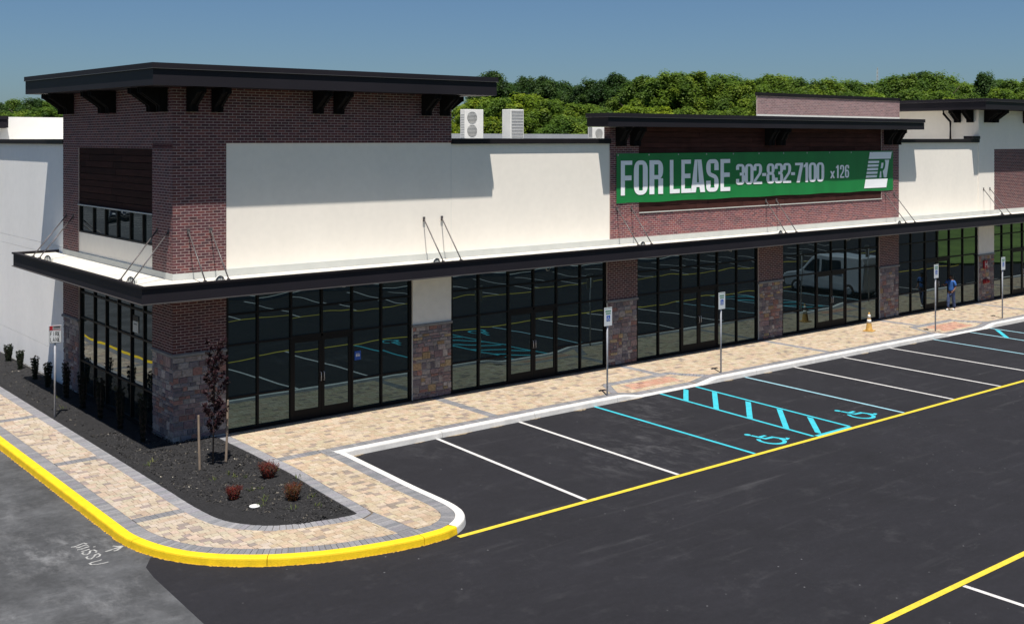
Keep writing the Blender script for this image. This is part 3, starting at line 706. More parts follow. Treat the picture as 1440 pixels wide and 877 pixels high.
# core, roof decks
core = MB(); core.box(.5, 60, .6, 22, 0, 4.0); core.box(.45, 60, .36, 22, 4.0, 7.35); core.box(.35, 8.5, .35, 8.5, 7.4, 9.25); core.box(40.6, 49.5, .36, 8, 7.4, 9.35)
core.build('inner_core', M['grey_wall'], B)
mb = MB(); mb.box(.46, 60, .37, 21.9, 7.36, 7.42); mb.build('roof_deck', M['white_roof'], B)
mb = MB(); mb.box(10, 60, 21.5, 21.8, 7.42, 8.3); mb.build('rear_parapet', M['grey_wall'], B)
mb = MB(); xl = FYp(8, 165, 18)[0]; mb.box(xl - 2.2, 8, 18, 21, 7.43, FYp(8, 180.5, 18)[1]); mb.box(xl, 8, 18, 21, FYp(8, 180.5, 18)[1], 8.84); mb.build('rear_stucco_wall', M['stucco_w'], B)
mb = MB(); mb.box(xl - 2.6, xl - .01, 17.6, 22, 8.42, 8.74); mb.box(xl - 2.63, xl - .01, 17.57, 22, 8.743, 8.87); mb.build('rear_roof', M['fascia'], B)
mb = MB(); mb.box(1.47, 8.85, 0.0, .3, 4.0, 4.395); mb.box(8.86, 49.8, 0.05, .3, 4.0, 4.395); mb.box(0.02, .3, 1.39, 8.85, 4.0, 4.395); mb.box(0, 1.47, 0.0, 1.39, 4.003, 4.395); mb.build('head_beam', M['dark'], B)
mb = MB(); mb.box(1.47, 50, -.006, .62, 0.05, .175); mb.box(.03, .6, 1.39, 7.39, .05, .175); mb.build('base_sill', M['dark'], B)

# timber siding
def planks(face, u0, u1, z0, z1, off, h, maxl, tone):
    back = MB()
    if face == 'f': back.box(u0, u1, off + .02, off + .2, z0, z1)
    else: back.box(off + .02, off + .2, u0, u1, z0, z1)
    SP = back.build('wood_siding', M['bracket'], B); n = round((z1 - z0) / h); h = (z1 - z0) / n
    mbp = MB(); mbp.bbox(0, 1, 0, 1, 0, 1, .001); 
    unit = MB(); unit.add([(0, 0, 0), (1, 0, 0), (1, 0, 1), (0, 0, 1), (0.002, -1, .05), (.998, -1, .05), (.998, -1, .95), (.002, -1, .95)], [(4, 5, 6, 7), (0, 1, 5, 4), (1, 2, 6, 5), (2, 3, 7, 6), (3, 0, 4, 7)])
    me = unit.mesh('plank', M['plank'])
    for k in range(n):
        u = u0
        while u < u1 - .01:
            l = R.uniform(maxl * .6, maxl)
            if u + l > u1 - .5: l = u1 - u
            o = bpy.data.objects.new('plank', me); link(o, SP)
            if face == 'f': o.location = (u + .003, off + .02, z0 + k * h + .003)
            else: o.location = (off + .02, u + l - .003, z0 + k * h + .003); o.rotation_euler = (0, 0, rad(-90))
            o.scale = (l - .006, .018, h - .006); t = R.uniform(.75, 1.2) * tone; o.color = (.060 * t, .022 * t, .018 * t, 1)
            u += l
planks('f', 17.0, 32.02, 5.40, 8.43, .02, .195, 4.2, 1.)
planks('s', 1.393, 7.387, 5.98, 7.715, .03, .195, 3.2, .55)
mb = MB(); mb.box(17.0, 32.02, -.03, .1, 5.373, 5.40); mb.build('trim_strip', M['flash'], B); mb = MB(); mb.box(-.02, .08, 1.39, 7.39, 5.95, 5.978); mb.build('trim_strip', M['flash'], B)

# roofs -----------------------------------------------------------------
def bracket_mb(u, w_, z1, drop, reach, face):
    """knee bracket: profile in (distance out, z)"""
    pr = [(0, z1), (reach, z1), (reach, z1 - .14), (reach - .07, z1 - .16), (.25, z1 - .44), (.22, z1 - .48), (.22, z1 - drop), (0, z1 - drop)]
    mb = MB(); top = (u, u + w_)
    for k, (a, b, ins) in enumerate([(u, u + w_ * .3, 0), (u + w_ * .3, u + w_ * .7, .03), (u + w_ * .7, u + w_, 0)]):
        q = [(d, z) if not ins else (max(0, d - ins) if d > 0 else 0, z + (ins if z < z1 - .1 else 0)) for d, z in pr]
        V = []
        for uu in (a, b): V += [((uu, -d, z) if face == 'f' else (-d, uu, z)) for d, z in q]
        n = len(q); mb.add(V, [tuple(range(n)), tuple(range(n, 2 * n))[::-1]] + [(i, i + n, (i + 1) % n + n, (i + 1) % n) for i in range(n)])
    return mb
def roof(x0, x1, y0, y1, z0, z1, zc, brs, slope=0.):
    def T(mb):
        mb.v = [(x, y, z + (y + .85) * slope) for x, y, z in mb.v]; return mb
    mb = MB(); mb.box(x0, x1, y0, y1, z0 + .012, zc); r_ = T(mb).build('roof', M['fascia'], B)
    mb = MB(); mb.box(x0 - .035, x1 + .035, y0 - .035, y1 + .035, zc + .016, z1); T(mb).build('roof_edge', M['fascia'], r_)
    mb = MB(); mb.box(x0 - .043, x1 + .043, y0 - .043, y1 + .043, zc + .003, zc + .015); T(mb).build('drip_edge', M['lip'], r_)
    for face, u, w_, drop, reach, off in brs:
        mb = bracket_mb(u, w_, z0, drop, reach, face)
        if off: mb.v = [(x + (off if face == 's' else 0), y, z) for x, y, z in mb.v]
        if slope: mb.v = [(x, y, z + (max(y, 0)) * slope) for x, y, z in mb.v]
        mb.build('bracket', M['bracket'], r_)
    return r_
rtw = roof(-.85, 9.95, -.85, 9.9, 9.3, 9.87, 9.72,
     [('f', u, .24, .62, .72, 0) for u in (.36, 1.05, 4.05, 4.71, 7.73, 8.40)] + [('s', u, .24, .62, .72, 0) for u in (.33, 1.02, 4.1, 4.76, 7.78, 8.45)], slope=.0095)
mb = bracket_mb(.33, .24, 9.3, .62, .72, 's'); mb.v = [(8.85 - x, y, z) for x, y, z in mb.v]; mb.f = [f[::-1] for f in mb.f]; mb.build('bracket', M['bracket'], rtw)
rmd = roof(14.92, 34.4, -.62, .44, 8.40, 8.87, 8.72, [('f', u, .33, .66, .5, 0) for u in (15.86, 16.56, 24.0, 24.7, 32.2, 32.9)])
mb = bracket_mb(.02, .24, 8.40, .66, .6, 's'); mb.v = [(33.37 - x, y, z) for x, y, z in mb.v]; mb.f = [f[::-1] for f in mb.f]; mb.build('bracket', M['bracket'], rmd)
roof(39.35, 50.6, -.85, 9, 9.4, 9.93, 9.78, [('f', u, .35, .6, .72, 0) for u in (40.75, 41.45, 44.6, 45.3)] + [('s', u, .26, .6, .72, 40.24) for u in (.25, .9)])
mb = MB(); mb.tube([(40.1, 1.75, 9.4), (40.1, 1.75, 9.25), (40.05, 1.35, 8.85), (40.05, 1.35, 8.0)], .055, 8); mb.build('downspout', M['dark'], B)

# canopy ----------------------------------------------------------------
cb = MB(); ce_, cx1 = 9.55, 50.
cb.box(-1.25, cx1, -1.25, -.02, 4.02, 4.33); cb.box(-1.25, -.02, -.02, ce_, 4.02, 4.33)
CAN = cb.build('canopy', M['white_roof'], B)
fa = MB(); fa.box(-1.30, cx1, -1.30, -1.253, 3.985, 4.35); fa.box(-1.30, -1.253, -1.25, ce_ + .05, 3.985, 4.35); fa.box(-1.25, .05, ce_ + .003, ce_ + .05, 3.985, 4.35)
fa.build('canopy_fascia', M['fascia'], CAN)
fa = MB(); fa.box(-1.34, cx1, -1.34, -1.21, 4.353, 4.405); fa.box(-1.34, -1.21, -1.21, ce_ + .09, 4.353, 4.405); fa.box(-1.21, .08, ce_ - .04, ce_ + .09, 4.353, 4.405); fa.build('canopy_coping', M['dark'], CAN)
fa = MB(); fa.box(-1.34, cx1, -1.34, -1.25, 3.96, 3.982); fa.box(-1.34, -1.25, -1.25, ce_ + .09, 3.96, 3.982); fa.build('canopy_drip_edge', M['lip'], CAN)
fl = MB(); fl.box(-.012, 1.475, -.012, -.003, 4.33, 4.50); fl.box(1.478, 15.59, -.012, .027, 4.33, 4.53); fl.box(15.593, 33.38, -.012, -.003, 4.33, 4.53); fl.box(33.383, 40.23, -.012, .027, 4.33, 4.53); fl.box(40.235, cx1, -.012, -.003, 4.33, 4.53)
fl.box(-.012, -.003, 0, 1.39, 4.33, 4.50); fl.box(-.012, .027, 1.393, 7.387, 4.33, 4.50); fl.box(-.012, -.003, 7.39, 8.86, 4.33, 4.50); fl.build('wall_flashing', M['flash'], CAN)
rods = [(.42, .48 - .13), (1.03, .98), (7.82, 7.68), (8.48, 8.33), (15.92, 15.76), (16.62, 16.4), (24.05, 23.75), (24.7, 24.4), (32.3, 32.0), (32.98, 32.7), (40.7, 40.3), (41.3, 41.0)]
for a, b in rods:
    mb = MB(); mb.tube([(a, -.01, 5.57), (b, -1.2, 4.42)], .018, 8); mb.box(a - .04, a + .04, -.02, -.004, 5.5, 5.64); mb.box(b - .03, b + .03, -1.24, -1.16, 4.33, 4.43); mb.build('support_rod', M['rod'], CAN)
for a, b in ((8.52, 7.85), (7.86, 7.2), (1.05, .42), (.28, -.33)):
    mb = MB(); mb.tube([(-.01, a, 5.56), (-1.2, b, 4.42)], .018, 8); mb.box(-.02, -.004, a - .04, a + .04, 5.5, 5.62); mb.box(-1.24, -1.16, b - .03, b + .03, 4.33, 4.43); mb.build('support_rod', M['rod'], CAN)
def hood(x, y, rz):
    Mx = Matrix.Translation((x, y, 4.335)) @ Matrix.Rotation(rz, 4, 'Z'); n = 8; mb = MB()
    arc = [(.12 * math.cos(math.pi * k / n), .16 * math.sin(math.pi * k / n)) for k in range(n + 1)]
    mb.prism(arc, -.05, .05, 'y', M=Mx); h = mb.build('vent_hood', M['flash'], CAN)
    mb = MB(); mb.tube([tuple(Mx @ Vector((a * 1.06, -.058, b * 1.06))) for a, b in arc], .009, 6)
    for k in (-.06, 0, .06): mb.tube([tuple(Mx @ Vector((k, -.058, 0))), tuple(Mx @ Vector((k, -.058, .16 * math.sqrt(1 - (k / .12) ** 2))))], .006, 5)
    mb.build('vent_hood_rim', M['dark'], CAN)
for x in (.78, 7.5, 16.04, 23.5, 31.6, 40.3): hood(x, -1.08, 0)
for px_, py_ in ((69, 358), (186, 391)):
    v = dirn(px_, py_); t = (-1.0 - CAM.x) / v[0]; hood(-1.0, CAM.y + t * v[1], rad(-60))
for i, (x, s) in enumerate([(.9, .15), (5.0, .22), (9.2, .2), (12.6, .3), (17.2, .2), (21.6, .25), (29.2, .25), (34, .2)]):
    mb = MB(); pts = [(x + s * .5 * math.sin(k * .9 + i), -.35 + .04 * k, 4.02 - s * 1.1 * math.sin(math.pi * k / 7)) for k in range(8)]; mb.tube(pts, .007, 5); mb.build('loose_wire', M['flash'], CAN)
mb = MB(); pts = [(-.5, 9.3 - .1 * k, 4.02 - .28 * math.sin(math.pi * k / 6)) for k in range(7)]; mb.tube(pts, .007, 5); mb.build('loose_wire', M['flash'], CAN)

# storefronts -----------------------------------------------------------
pane_me = MB(); pane_me.add([(0, 0, 0), (1, 0, 0), (1, 0, 1), (0, 0, 1), (0, .012, 0), (1, .012, 0), (1, .012, 1), (0, .012, 1)], [(0, 1, 2, 3), (7, 6, 5, 4), (0, 4, 5, 1), (3, 2, 6, 7), (0, 3, 7, 4), (1, 5, 6, 2)])
pane_me = pane_me.mesh('pane', M['glass'])
def pane(face, u0, u1, z0, z1, off, parent):
    o = bpy.data.objects.new('pane', pane_me); link(o, parent)
    a, b = R.gauss(0, .0011), R.gauss(0, .0011)
    if face == 'f': o.location = (u0, off, z0); o.rotation_euler = (a, 0, b)
    else: o.location = (off, u1, z0); o.rotation_euler = (a, 0, rad(-90) + b)
    o.scale = (u1 - u0, 1, z1 - z0)
def member(mb, face, u0, u1, z0, z1, d0, d1):
    if face == 'f': mb.box(u0, u1, d0, d1, z0, z1)
    else: mb.box(d0, d1, u0, u1, z0, z1)
def storefront(face, us, zs, door=None, off=.05, name='storefront_window'):
    hw = .03; fr = MB(); d0, d1 = off, off + .11; u0, u1 = us[0], us[-1]
    xs = [u0 + hw + .01] + list(us[1:-1]) + [u1 - hw - .01]
    for i, x in enumerate(xs):
        e = .012 if i in (0, len(xs) - 1) else 0
        if door and i == door + 1: member(fr, face, x - hw, x + hw, 2.49, zs[-1], d0, d1)
        else: member(fr, face, x - hw - e, x + hw + e, zs[0], zs[-1], d0, d1)
    for k, z in enumerate(zs):
        for i in range(len(xs) - 1):
            if door is not None and i in (door, door + 1) and z < 2.3: continue
            h = .045 if k == 0 else .026
            if abs(z - 2.47) < .02 and door is not None and i in (door, door + 1): h = .05
            member(fr, face, xs[i] + hw, xs[i + 1] - hw, z - (0 if k == 0 else h), z + h, d0 + .004, d1 - .004)
    W = fr.build(name, M['frame'], B)
    for i in range(len(xs) - 1):
        for k in range(len(zs) - 1):
            if door is not None and i in (door, door + 1) and zs[k + 1] < 2.6: continue
            pane(face, xs[i] + hw - .004, xs[i + 1] - hw + .004, zs[k] + .02, zs[k + 1] - .02, off + .05, W)
    if door is not None:
        for s, i in ((0, door), (1, door + 1)):
            a, b = xs[i] + (hw if s == 0 else .004), xs[i + 1] - (hw if s == 1 else .004); dm = MB(); t = .085
            member(dm, face, a, a + t, zs[0], 2.42, off + .02, off + .075); member(dm, face, b - t, b, zs[0], 2.42, off + .02, off + .075)
            member(dm, face, a + t, b - t, zs[0], .43, off + .023, off + .072); member(dm, face, a + t, b - t, 2.31, 2.42, off + .023, off + .072)
            D = dm.build('door', M['frame'], B); pane(face, a + t - .004, b - t + .004, .42, 2.32, off + .045, D)
            hm = MB(); hx = b - .045 if s == 0 else a + .045
            hm.tube([(hx, off + .02, 1.18), (hx, off - .045, 1.18), (hx, off - .045, 1.42), (hx, off + .02, 1.42)], .012, 6); hm.build('door_handle', M['steel'], D)
    return W
Z = [.18, 1.065, 2.47, 3.29, 4.0]
W1 = storefront('f', [1.47, 2.41, 3.42, 4.38, 5.37, 6.36, 7.41], Z, 2)
storefront('f', [8.85, 9.95, 11.15, 12.2, 13.2, 14.27, 15.46], Z, 2)
storefront('f', [16.92, 18.07, 19.27, 20.24, 21.27, 22.39, 23.62], Z, 2)
storefront('f', [25.13, 26.23, 27.42, 28.45, 29.48, 30.54, 31.88], Z, 2)
storefront('f', [33.37, 34.46, 35.63, 36.66, 37.71, 38.92, 40.24], Z, 2)
storefront('f', [41.73, 42.63, 43.63, 44.7, 45.75, 46.9, 48.3], Z, 2)
WS = storefront('s', [1.39, 2.16, 3.11, 4.12, 5.11, 6.13, 7.39], [.18, 1.17, 2.50, 3.28, 4.0], None)
storefront('s', [1.39, 2.16, 3.11, 4.12, 5.11, 6.14, 7.39], [5.13, 5.95], None, .03, 'clerestory_window')
mb = MB(); mb.box(5.46, 5.67, .082, .087, 1.6, 1.86); s_ = mb.build('glass_sticker', M['signblue'], W1)
mb = MB(); mb.box(5.5, 5.56, .078, .081, 1.70, 1.76); mb.box(5.575, 5.63, .078, .081, 1.70, 1.76); mb.box(5.51, 5.62, .078, .081, 1.775, 1.79); mb.build('sticker_print', M['signwhite'], W1)
mb = MB(); mb.box(.082, .087, 2.62, 3.02, 2.62, 3.08); mb.build('paper_notice', M['flash'], WS)
mb = MB(); mb.box(.078, .081, 2.62, 3.02, 2.93, 3.08); mb.box(.078, .081, 2.7, 2.95, 2.84, 2.86); mb.build('notice_print', M['black'], WS)
# fire alarm and hose connection on the far pier
mb = MB(); mb.bbox(40.62, 40.95, -.10, -.006, 1.72, 2.12, .02); F = mb.build('alarm_box', M['signred'], B)
mb = MB(); mb.box(40.68, 40.71, -.106, -.102, 1.78, 2.06); mb.box(40.86, 40.89, -.106, -.102, 1.78, 2.06); mb.box(40.71, 40.86, -.106, -.102, 1.90, 1.95); mb.build('alarm_print', M['signwhite'], F)
mb = MB()
for dx in (-.12, .12): mb.lathe([(.05, 0), (.075, .0), (.075, .12), (.06, .14)], 12, Matrix.Translation((40.85 + dx, -.02, 1.10)) @ Matrix.Rotation(rad(90), 4, 'X'))
mb.bbox(40.62, 41.08, -.08, -.006, 1.0, 1.2, .02); mb.build('hose_connection', M['signred'], B)

# ------------------------------------------------------------------ banner
BN = MB(); nx, nz_ = 120, 8; bx0, bx1, bz0, bz1 = 15.88, 32.88, 5.75, 7.48
def bwav(x, z): return -.020 - .004 * math.sin(x * 2.1) * math.sin((z - 5.7) * 1.8) - .004 * math.sin(x * 7 + z * 9) * max(0, 1 - (z - 5.75) / .7)
V = []; 
for sd in (0, .004):
    for i in range(nx + 1):
        for j in range(nz_ + 1):
            x = bx0 + (bx1 - bx0) * i / nx; z = bz0 + (bz1 - bz0) * j / nz_; sag = .0
            V.append((x, bwav(x, z) + sd, z + .012 * math.sin(i / nx * math.pi * 12) * (1 if j == 0 else 0)))
K = (nx + 1) * (nz_ + 1); F = []
for i in range(nx):
    for j in range(nz_):
        a = i * (nz_ + 1) + j; q = (a, a + nz_ + 1, a + nz_ + 2, a + 1); F += [q, tuple(k + K for k in q[::-1])]
BN.add(V, F, smooth=True)
BAN = BN.build('banner', M['banner'], label='long green FOR LEASE banner with white lettering across the wood-clad middle wall', cat='banner')
tx_, ty_ = .355, .125
l, r_, m_ = tx_ / 2, 1 - tx_ / 2, .5; b_, t_ = ty_ / 2, 1 - ty_ / 2
def stk(*pts, rr=.24, closed=False): return ('s', pts, rr, closed)
def rc(x0, z0, x1, z1): return ('r', [(x0, z0), (x1, z0), (x1, z1), (x0, z1)])
GL = {'F': [rc(0, 0, tx_, 1), rc(tx_, 1 - ty_, 1, 1), rc(tx_, .43, .94, .57)], 'E': [rc(0, 0, tx_, 1), rc(tx_, 1 - ty_, 1, 1), rc(tx_, .44, .95, .58), rc(tx_, 0, 1, ty_)],
      'L': [rc(0, 0, tx_, 1), rc(tx_, 0, 1, ty_)], 'O': [stk((l, b_), (r_, b_), (r_, t_), (l, t_), closed=True)], '0': [stk((l, b_), (r_, b_), (r_, t_), (l, t_), closed=True)],
      'R': [rc(0, 0, tx_, 1), stk((tx_ * .9, t_), (r_, t_), (r_, .50), (tx_ * .9, .50), rr=.2), rc(1 - tx_, 0, 1, .46)],
      'A': [('p', [(0, 0), (.34, 0), (.42, .22), (.46, 1), (.26, 1)]), ('p', [(.66, 0), (1, 0), (.74, 1), (.46, 1), (.58, .22)]), rc(.36, .16, .64, .30)],
      'S': [stk((r_, .66), (r_, t_), (l, t_), (l, .56), (r_, .44), (r_, b_), (l, b_), (l, .34))],
      '2': [stk((l, .66), (l, t_), (r_, t_), (r_, .56), (l, .16), (l, .02)), rc(.03, 0, 1, ty_)], '3': [stk((l, .72), (l, t_), (r_, t_), (r_, .52), (.42, .52)), stk((.42, .5), (r_, .5), (r_, b_), (l, b_), (l, .28))],
      '8': [stk((l, b_), (r_, b_), (r_, .49), (l, .49), rr=.4, closed=True), stk((l + .03, .52), (r_ - .03, .52), (r_ - .03, t_), (l + .03, t_), rr=.4, closed=True)],
      '6': [stk((r_, .72), (r_, t_), (l, t_), (l, b_), (r_, b_), (r_, .56), (l, .56))], '7': [rc(0, 1 - ty_, 1, 1), ('p', [(.18, 0), (.58, 0), (1, 1 - ty_), (.6, 1 - ty_)])],
      '1': [rc(.42, 0, .88, 1), ('p', [(.1, .74), (.42, .80), (.42, .95), (.1, .86)])], '-': [rc(.05, .38, .95, .53)],
      'x': [('p', [(0, 0), (.34, 0), (1, 1), (.66, 1)]), ('p', [(.66, 0), (1, 0), (.34, 1), (0, 1)])], 'Q': []}
def glyph(ch, x0, x1, z0, z1, parent, m, yo=-.012, name='letter'):
    mb = MB(); W_, H_ = x1 - x0, z1 - z0
    for i, g in enumerate(GL[ch]):
        if g[0] == 's': qs = stroke(g[1], tx_, ty_, g[2], g[3], 7)
        else: qs = [g[1]]
        for q in qs:
            P3 = [(x0 + p[0] * W_, z0 + p[1] * H_) for p in q]; n = len(P3); k = yo - .0004 * i
            V = [(x, bwav(x, z) + k, z) for x, z in P3]
            mb.add(V, [tuple(range(n))])
    return mb.build(name, m, parent)
for ch, a, b in [('F', 16.08, 16.64), ('O', 16.72, 17.42), ('R', 17.50, 18.20), ('L', 18.55, 19.08), ('E', 19.16, 19.68), ('A', 19.68, 20.46), ('S', 20.52, 21.22), ('E', 21.32, 21.88)]:
    glyph(ch, a, b, 6.02, 7.23, BAN, M['letter'])
x = 22.22; wds = {'-': .28, '1': .38}; tot = sum(wds.get(c, .53) for c in '302-832-7100'); gap = (27.81 - 22.22 - tot) / 11
for ch in '302-832-7100': w_ = wds.get(ch, .53); glyph(ch, x, x + w_, 6.24, 7.03, BAN, M['letter']); x += w_ + gap
glyph('x', 28.22, 28.56, 6.36, 6.66, BAN, M['letter'])
for ch, a, b in [('1', 28.60, 28.86), ('2', 28.92, 29.22), ('6', 29.27, 29.57)]: glyph(ch, a, b, 6.36, 6.9, BAN, M['letter'])
def para(zs0, zs1, a, b, m, yo=-.012):
    sk = lambda z: (z - 5.88) / 1.55 * .42
    return [(30.66 + a + sk(zs0), zs0), (30.66 + b + sk(zs0), zs0), (30.66 + b + sk(zs1), zs1), (30.66 + a + sk(zs1), zs1)]
mb = MB()
shapes = [para(7.13, 7.43, 0, 1.68, 0), para(5.88, 6.26, 0, 1.68, 0)] + [para(6.33 + i * .155, 6.43 + i * .155, 0, .86, 0) for i in range(5)]
for a, b, c, d in [(1.0, .0, 1.18, 1)]: pass
def rq(pts): return [(31.52 + p[0] * .78 + (p[1]) * .16, 6.31 + p[1] * .78) for p in pts]
shapes += [para(6.31, 7.08, 1.02, 1.58, 0)]
for i, q in enumerate(shapes): mb.add([(x, bwav(x, z) - .012, z) for x, z in q], [(0, 1, 2, 3)])
mb.build('logo', M['letter'], BAN)
mb = MB()
for i, q in enumerate([[(0, 0), (.30, 0), (.30, 1), (0, 1)], [(.44, .40), (.62, .40), (.92, 0), (.62, 0)], [(.28, .86), (.28, 1), (.7, 1), (.7, .86)]] + stroke([(.2, .91), (.72, .91), (.72, .45), (.2, .45)], .24, .15, .2)):
    mb.add([(x, bwav(x, z) - .0145 - .0003 * i, z) for x, z in [(31.60 + a * .60 + b * .21, 6.30 + b * .79) for a, b in q]], [tuple(range(len(q)))])
mb.build('logo_initial', M['banner'], BAN)
for k in range(12):
    x = 15.95 + k * 1.53; mb = MB(); mb.lathe([(.02, 0), (.03, .004), (.03, .01)], 8, Matrix.Translation((x, bwav(x, 7.43) - .004, 7.43)) @ Matrix.Rotation(rad(90), 4, 'X')); mb.build('grommet', M['steel'], BAN)

# ------------------------------------------------------------------ roof-top condensers
def condenser(px_, depth, wx, wy, h, zb, fans, label, coil=False):
    x, y = at(px_, depth); e = empty('condenser_unit', (x, y, zb), 0, label, 'air conditioner', 'condenser units standing on the roof')
    mb = MB(); mb.bbox(-wx / 2, wx / 2, 0, wy, .06, h, .015); mb.build('casing', M['white_metal'], e)
    mb = MB()
    for sx in (-1, 1): mb.box(sx * wx * .36 - .04, sx * wx * .36 + .04, -.05, wy + .05, 0, .06)
    mb.build('foot', M['grille'], e)
    for (fx, fz, fr) in fans:
        mb = MB(); mb.lathe([(fr, 0), (fr, .006)], 24, Matrix.Translation((fx, -.001, fz)) @ Matrix.Rotation(rad(90), 4, 'X')); g = mb.build('fan_grille', M['grille'], e)
        mb = MB()
        for k in range(-4, 5):
            zz = k * fr / 4.6; hw = math.sqrt(max(0, fr * fr - zz * zz)) * .97; mb.box(fx - hw, fx + hw, -.016, -.009, fz + zz - .008, fz + zz + .008)
        mb.build('grille_bars', M['white_metal'], e)
    if coil:
        mb = MB(); mb.box(-wx / 2 + .04, wx / 2 - .04, -.008, -.001, .12, h - .05); mb.build('coil_panel', M['coil'], e)
        mb = MB()
        for k in range(9): mb.box(-wx / 2 + .04, wx / 2 - .04, -.02, -.01, .16 + k * (h - .25) / 8, .175 + k * (h - .25) / 8)
        mb.build('grille_bars', M['white_metal'], e)
    else:
        mb = MB()
        for k in range(10): mb.box(-wx / 2 - .008, -wx / 2 - .001, .05, wy - .05, .12 + k * h * .08, .15 + k * h * .08)
        mb.build('side_louvre', M['coil'], e)
    return e
condenser(667, 49.6, 1.02, .36, 1.36, 7.94, [(-.12, 1.0, .27), (-.12, .42, .27)], 'tall white condenser with two round fans, beside the brick corner tower roof')
condenser(727.5, 49.6, .74, .62, 1.36, 7.94, [], 'tall white condenser with a rectangular coil grille, between the other two condensers', True)
condenser(845, 44, .84, .30, .50, 7.95, [(-.10, .26, .19)], 'small white condenser with one fan, tucked against the middle block under its eave')
mb = MB(); a = at(667, 49.6); c = at(727.5, 49.6)
mb.box(a[0] - .8, a[0] + .8, a[1] - .15, a[1] + .6, 7.42, 7.935); mb.box(c[0] - .7, c[0] + .7, c[1] - .15, c[1] + .8, 7.42, 7.935); d_ = at(845, 44); mb.box(d_[0] - .5, d_[0] + .5, d_[1] - .05, d_[1] + .4, 7.42, 7.945)
mb.build('equipment_curb', M['grey_wall'], B)

# ------------------------------------------------------------------ signs
def sign_post(x, y, z, h, label, kind):
    e = empty('parking_sign', (x, y, z), 0, label, 'sign', 'accessible parking signs on grey posts' if kind == 'hc' else None)
    mb = MB(); mb.tube([(0, 0, 0), (0, 0, h - .08)], .03, 8); mb.build('post', M['steel'], e)
    def plate(z0, z1, hw, m=M['signwhite']):
        mb = MB(); mb.bbox(-hw, hw, -.046, -.034, z0, z1, .004); return mb.build('sign_panel', m, e)
    def bars(nm, m, rects, par, y=-.050):
        mb = MB()
        for x0, x1, z0, z1 in rects: mb.box(x0, x1, y, y + .003, z0, z1)
        mb.build(nm, m, par)
    if kind == 'hc':
        p = plate(h - .56, h, .165); bars('green_lettering', M['signgreen'], [(-.12 + i * .034, -.096 + i * .034, h - .13, h - .085) for i in range(7)] + [(-.10 + i * .034, -.076 + i * .034, h - .20, h - .16) for i in range(6)] + [(-.15, .15, h - .018, h - .012)], p)
        bars('blue_square', M['signblue'], [(-.075, .075, h - .41, h - .24)], p)
        mb = MB()
        for i, q in enumerate(wheelchair()): mb.add([(-.06 + a * .12, -.0515 - i * .00001, h - .395 + b * .14) for a, b in q], [tuple(range(len(q)))])
        mb.build('wheelchair_symbol', M['signwhite'], p)
    else:
        p = plate(h - .50, h, .165); bars('red_block', M['signred'], [(-.145, -.06, h - .12, h - .015), (-.15, .15, h - .135, h - .125), (-.155, .155, h - .012, h - .006)], p)
        bars('border', M['black'], [(-.157, -.151, h - .49, h - .01), (.151, .157, h - .49, h - .01), (-.15, .15, h - .49, h - .484), (-.05, .14, h - .06, h - .03), (-.05, .14, h - .10, h - .08)], p)
        mb = MB(); T = .014
        LT = {'F': [[(0, 0), (0, 1), (1, 1)], [(0, .52), (.8, .52)]], 'I': [[(.5, 0), (.5, 1)]], 'R': [[(0, 0), (0, 1), (.9, 1), (.9, .52), (0, .52)], [(.4, .52), (1, 0)]], 'E': [[(1, 0), (0, 0), (0, 1), (1, 1)], [(0, .52), (.8, .52)]],
              'L': [[(0, 1), (0, 0), (1, 0)]], 'A': [[(0, 0), (.5, 1), (1, 0)], [(.2, .35), (.8, .35)]], 'N': [[(0, 0), (0, 1), (1, 0), (1, 1)]]}
        for wd, zz in (('FIRE', h - .285), ('LANE', h - .445)):
            for k, ch in enumerate(wd):
                for s_ in LT[ch]:
                    for q in stroke([(-.125 + k * .068 + a * .042, zz + b * .11) for a, b in s_], T): mb.add([(a, -.0505, b) for a, b in q], [(0, 1, 2, 3)])
        mb.build('lettering', M['black'], p)
    return e
sign_post(12.46, -3.12, .15, 2.69, 'nearest blue wheelchair parking sign, in front of a stone pier at the curb', 'hc')
sign_post(17.75, -3.10, .15, 2.70, 'blue wheelchair parking sign in front of the third glass bay, second from the left', 'hc')
sign_post(30.91, -3.20, .15, 2.73, 'blue wheelchair parking sign between the traffic cone and the person in blue', 'hc')
sign_post(36.26, -3.25, .15, 2.68, 'blue wheelchair parking sign farthest right, beside the pier with the red alarm box', 'hc')
fs = sign_post(-1.52, 4.67, .15, 2.6, 'white FIRE LANE sign with red block on a steel post beside the mulch', 'fire'); fs.name = 'fire_lane_sign'; fs.rotation_euler = (0, 0, rad(-12))

# ------------------------------------------------------------------ cone
e = empty('traffic_cone', (28.83, -1.48, .15), rad(12), 'weathered orange traffic cone with white collars standing alone on the pavers', 'traffic cone')
mb = MB(); mb.bbox(-.2, .2, -.2, .2, 0, .035, .01); mb.build('base', M['cone'], e)
mb = MB(); mb.lathe([(.15, .035), (.135, .06), (.095, .32), (.035, .74), (.028, .76), (0.02, .762)], 20); mb.build('cone_body', M['cone'], e)
for z0, z1 in ((.34, .48), (.53, .68)):
    f_ = lambda z: .095 - (z - .32) / .42 * .06 + .003; mb = MB(); mb.lathe([(f_(z0), z0), (f_(z1), z1)], 20); mb.build('reflective_collar', M['white_metal'], e)

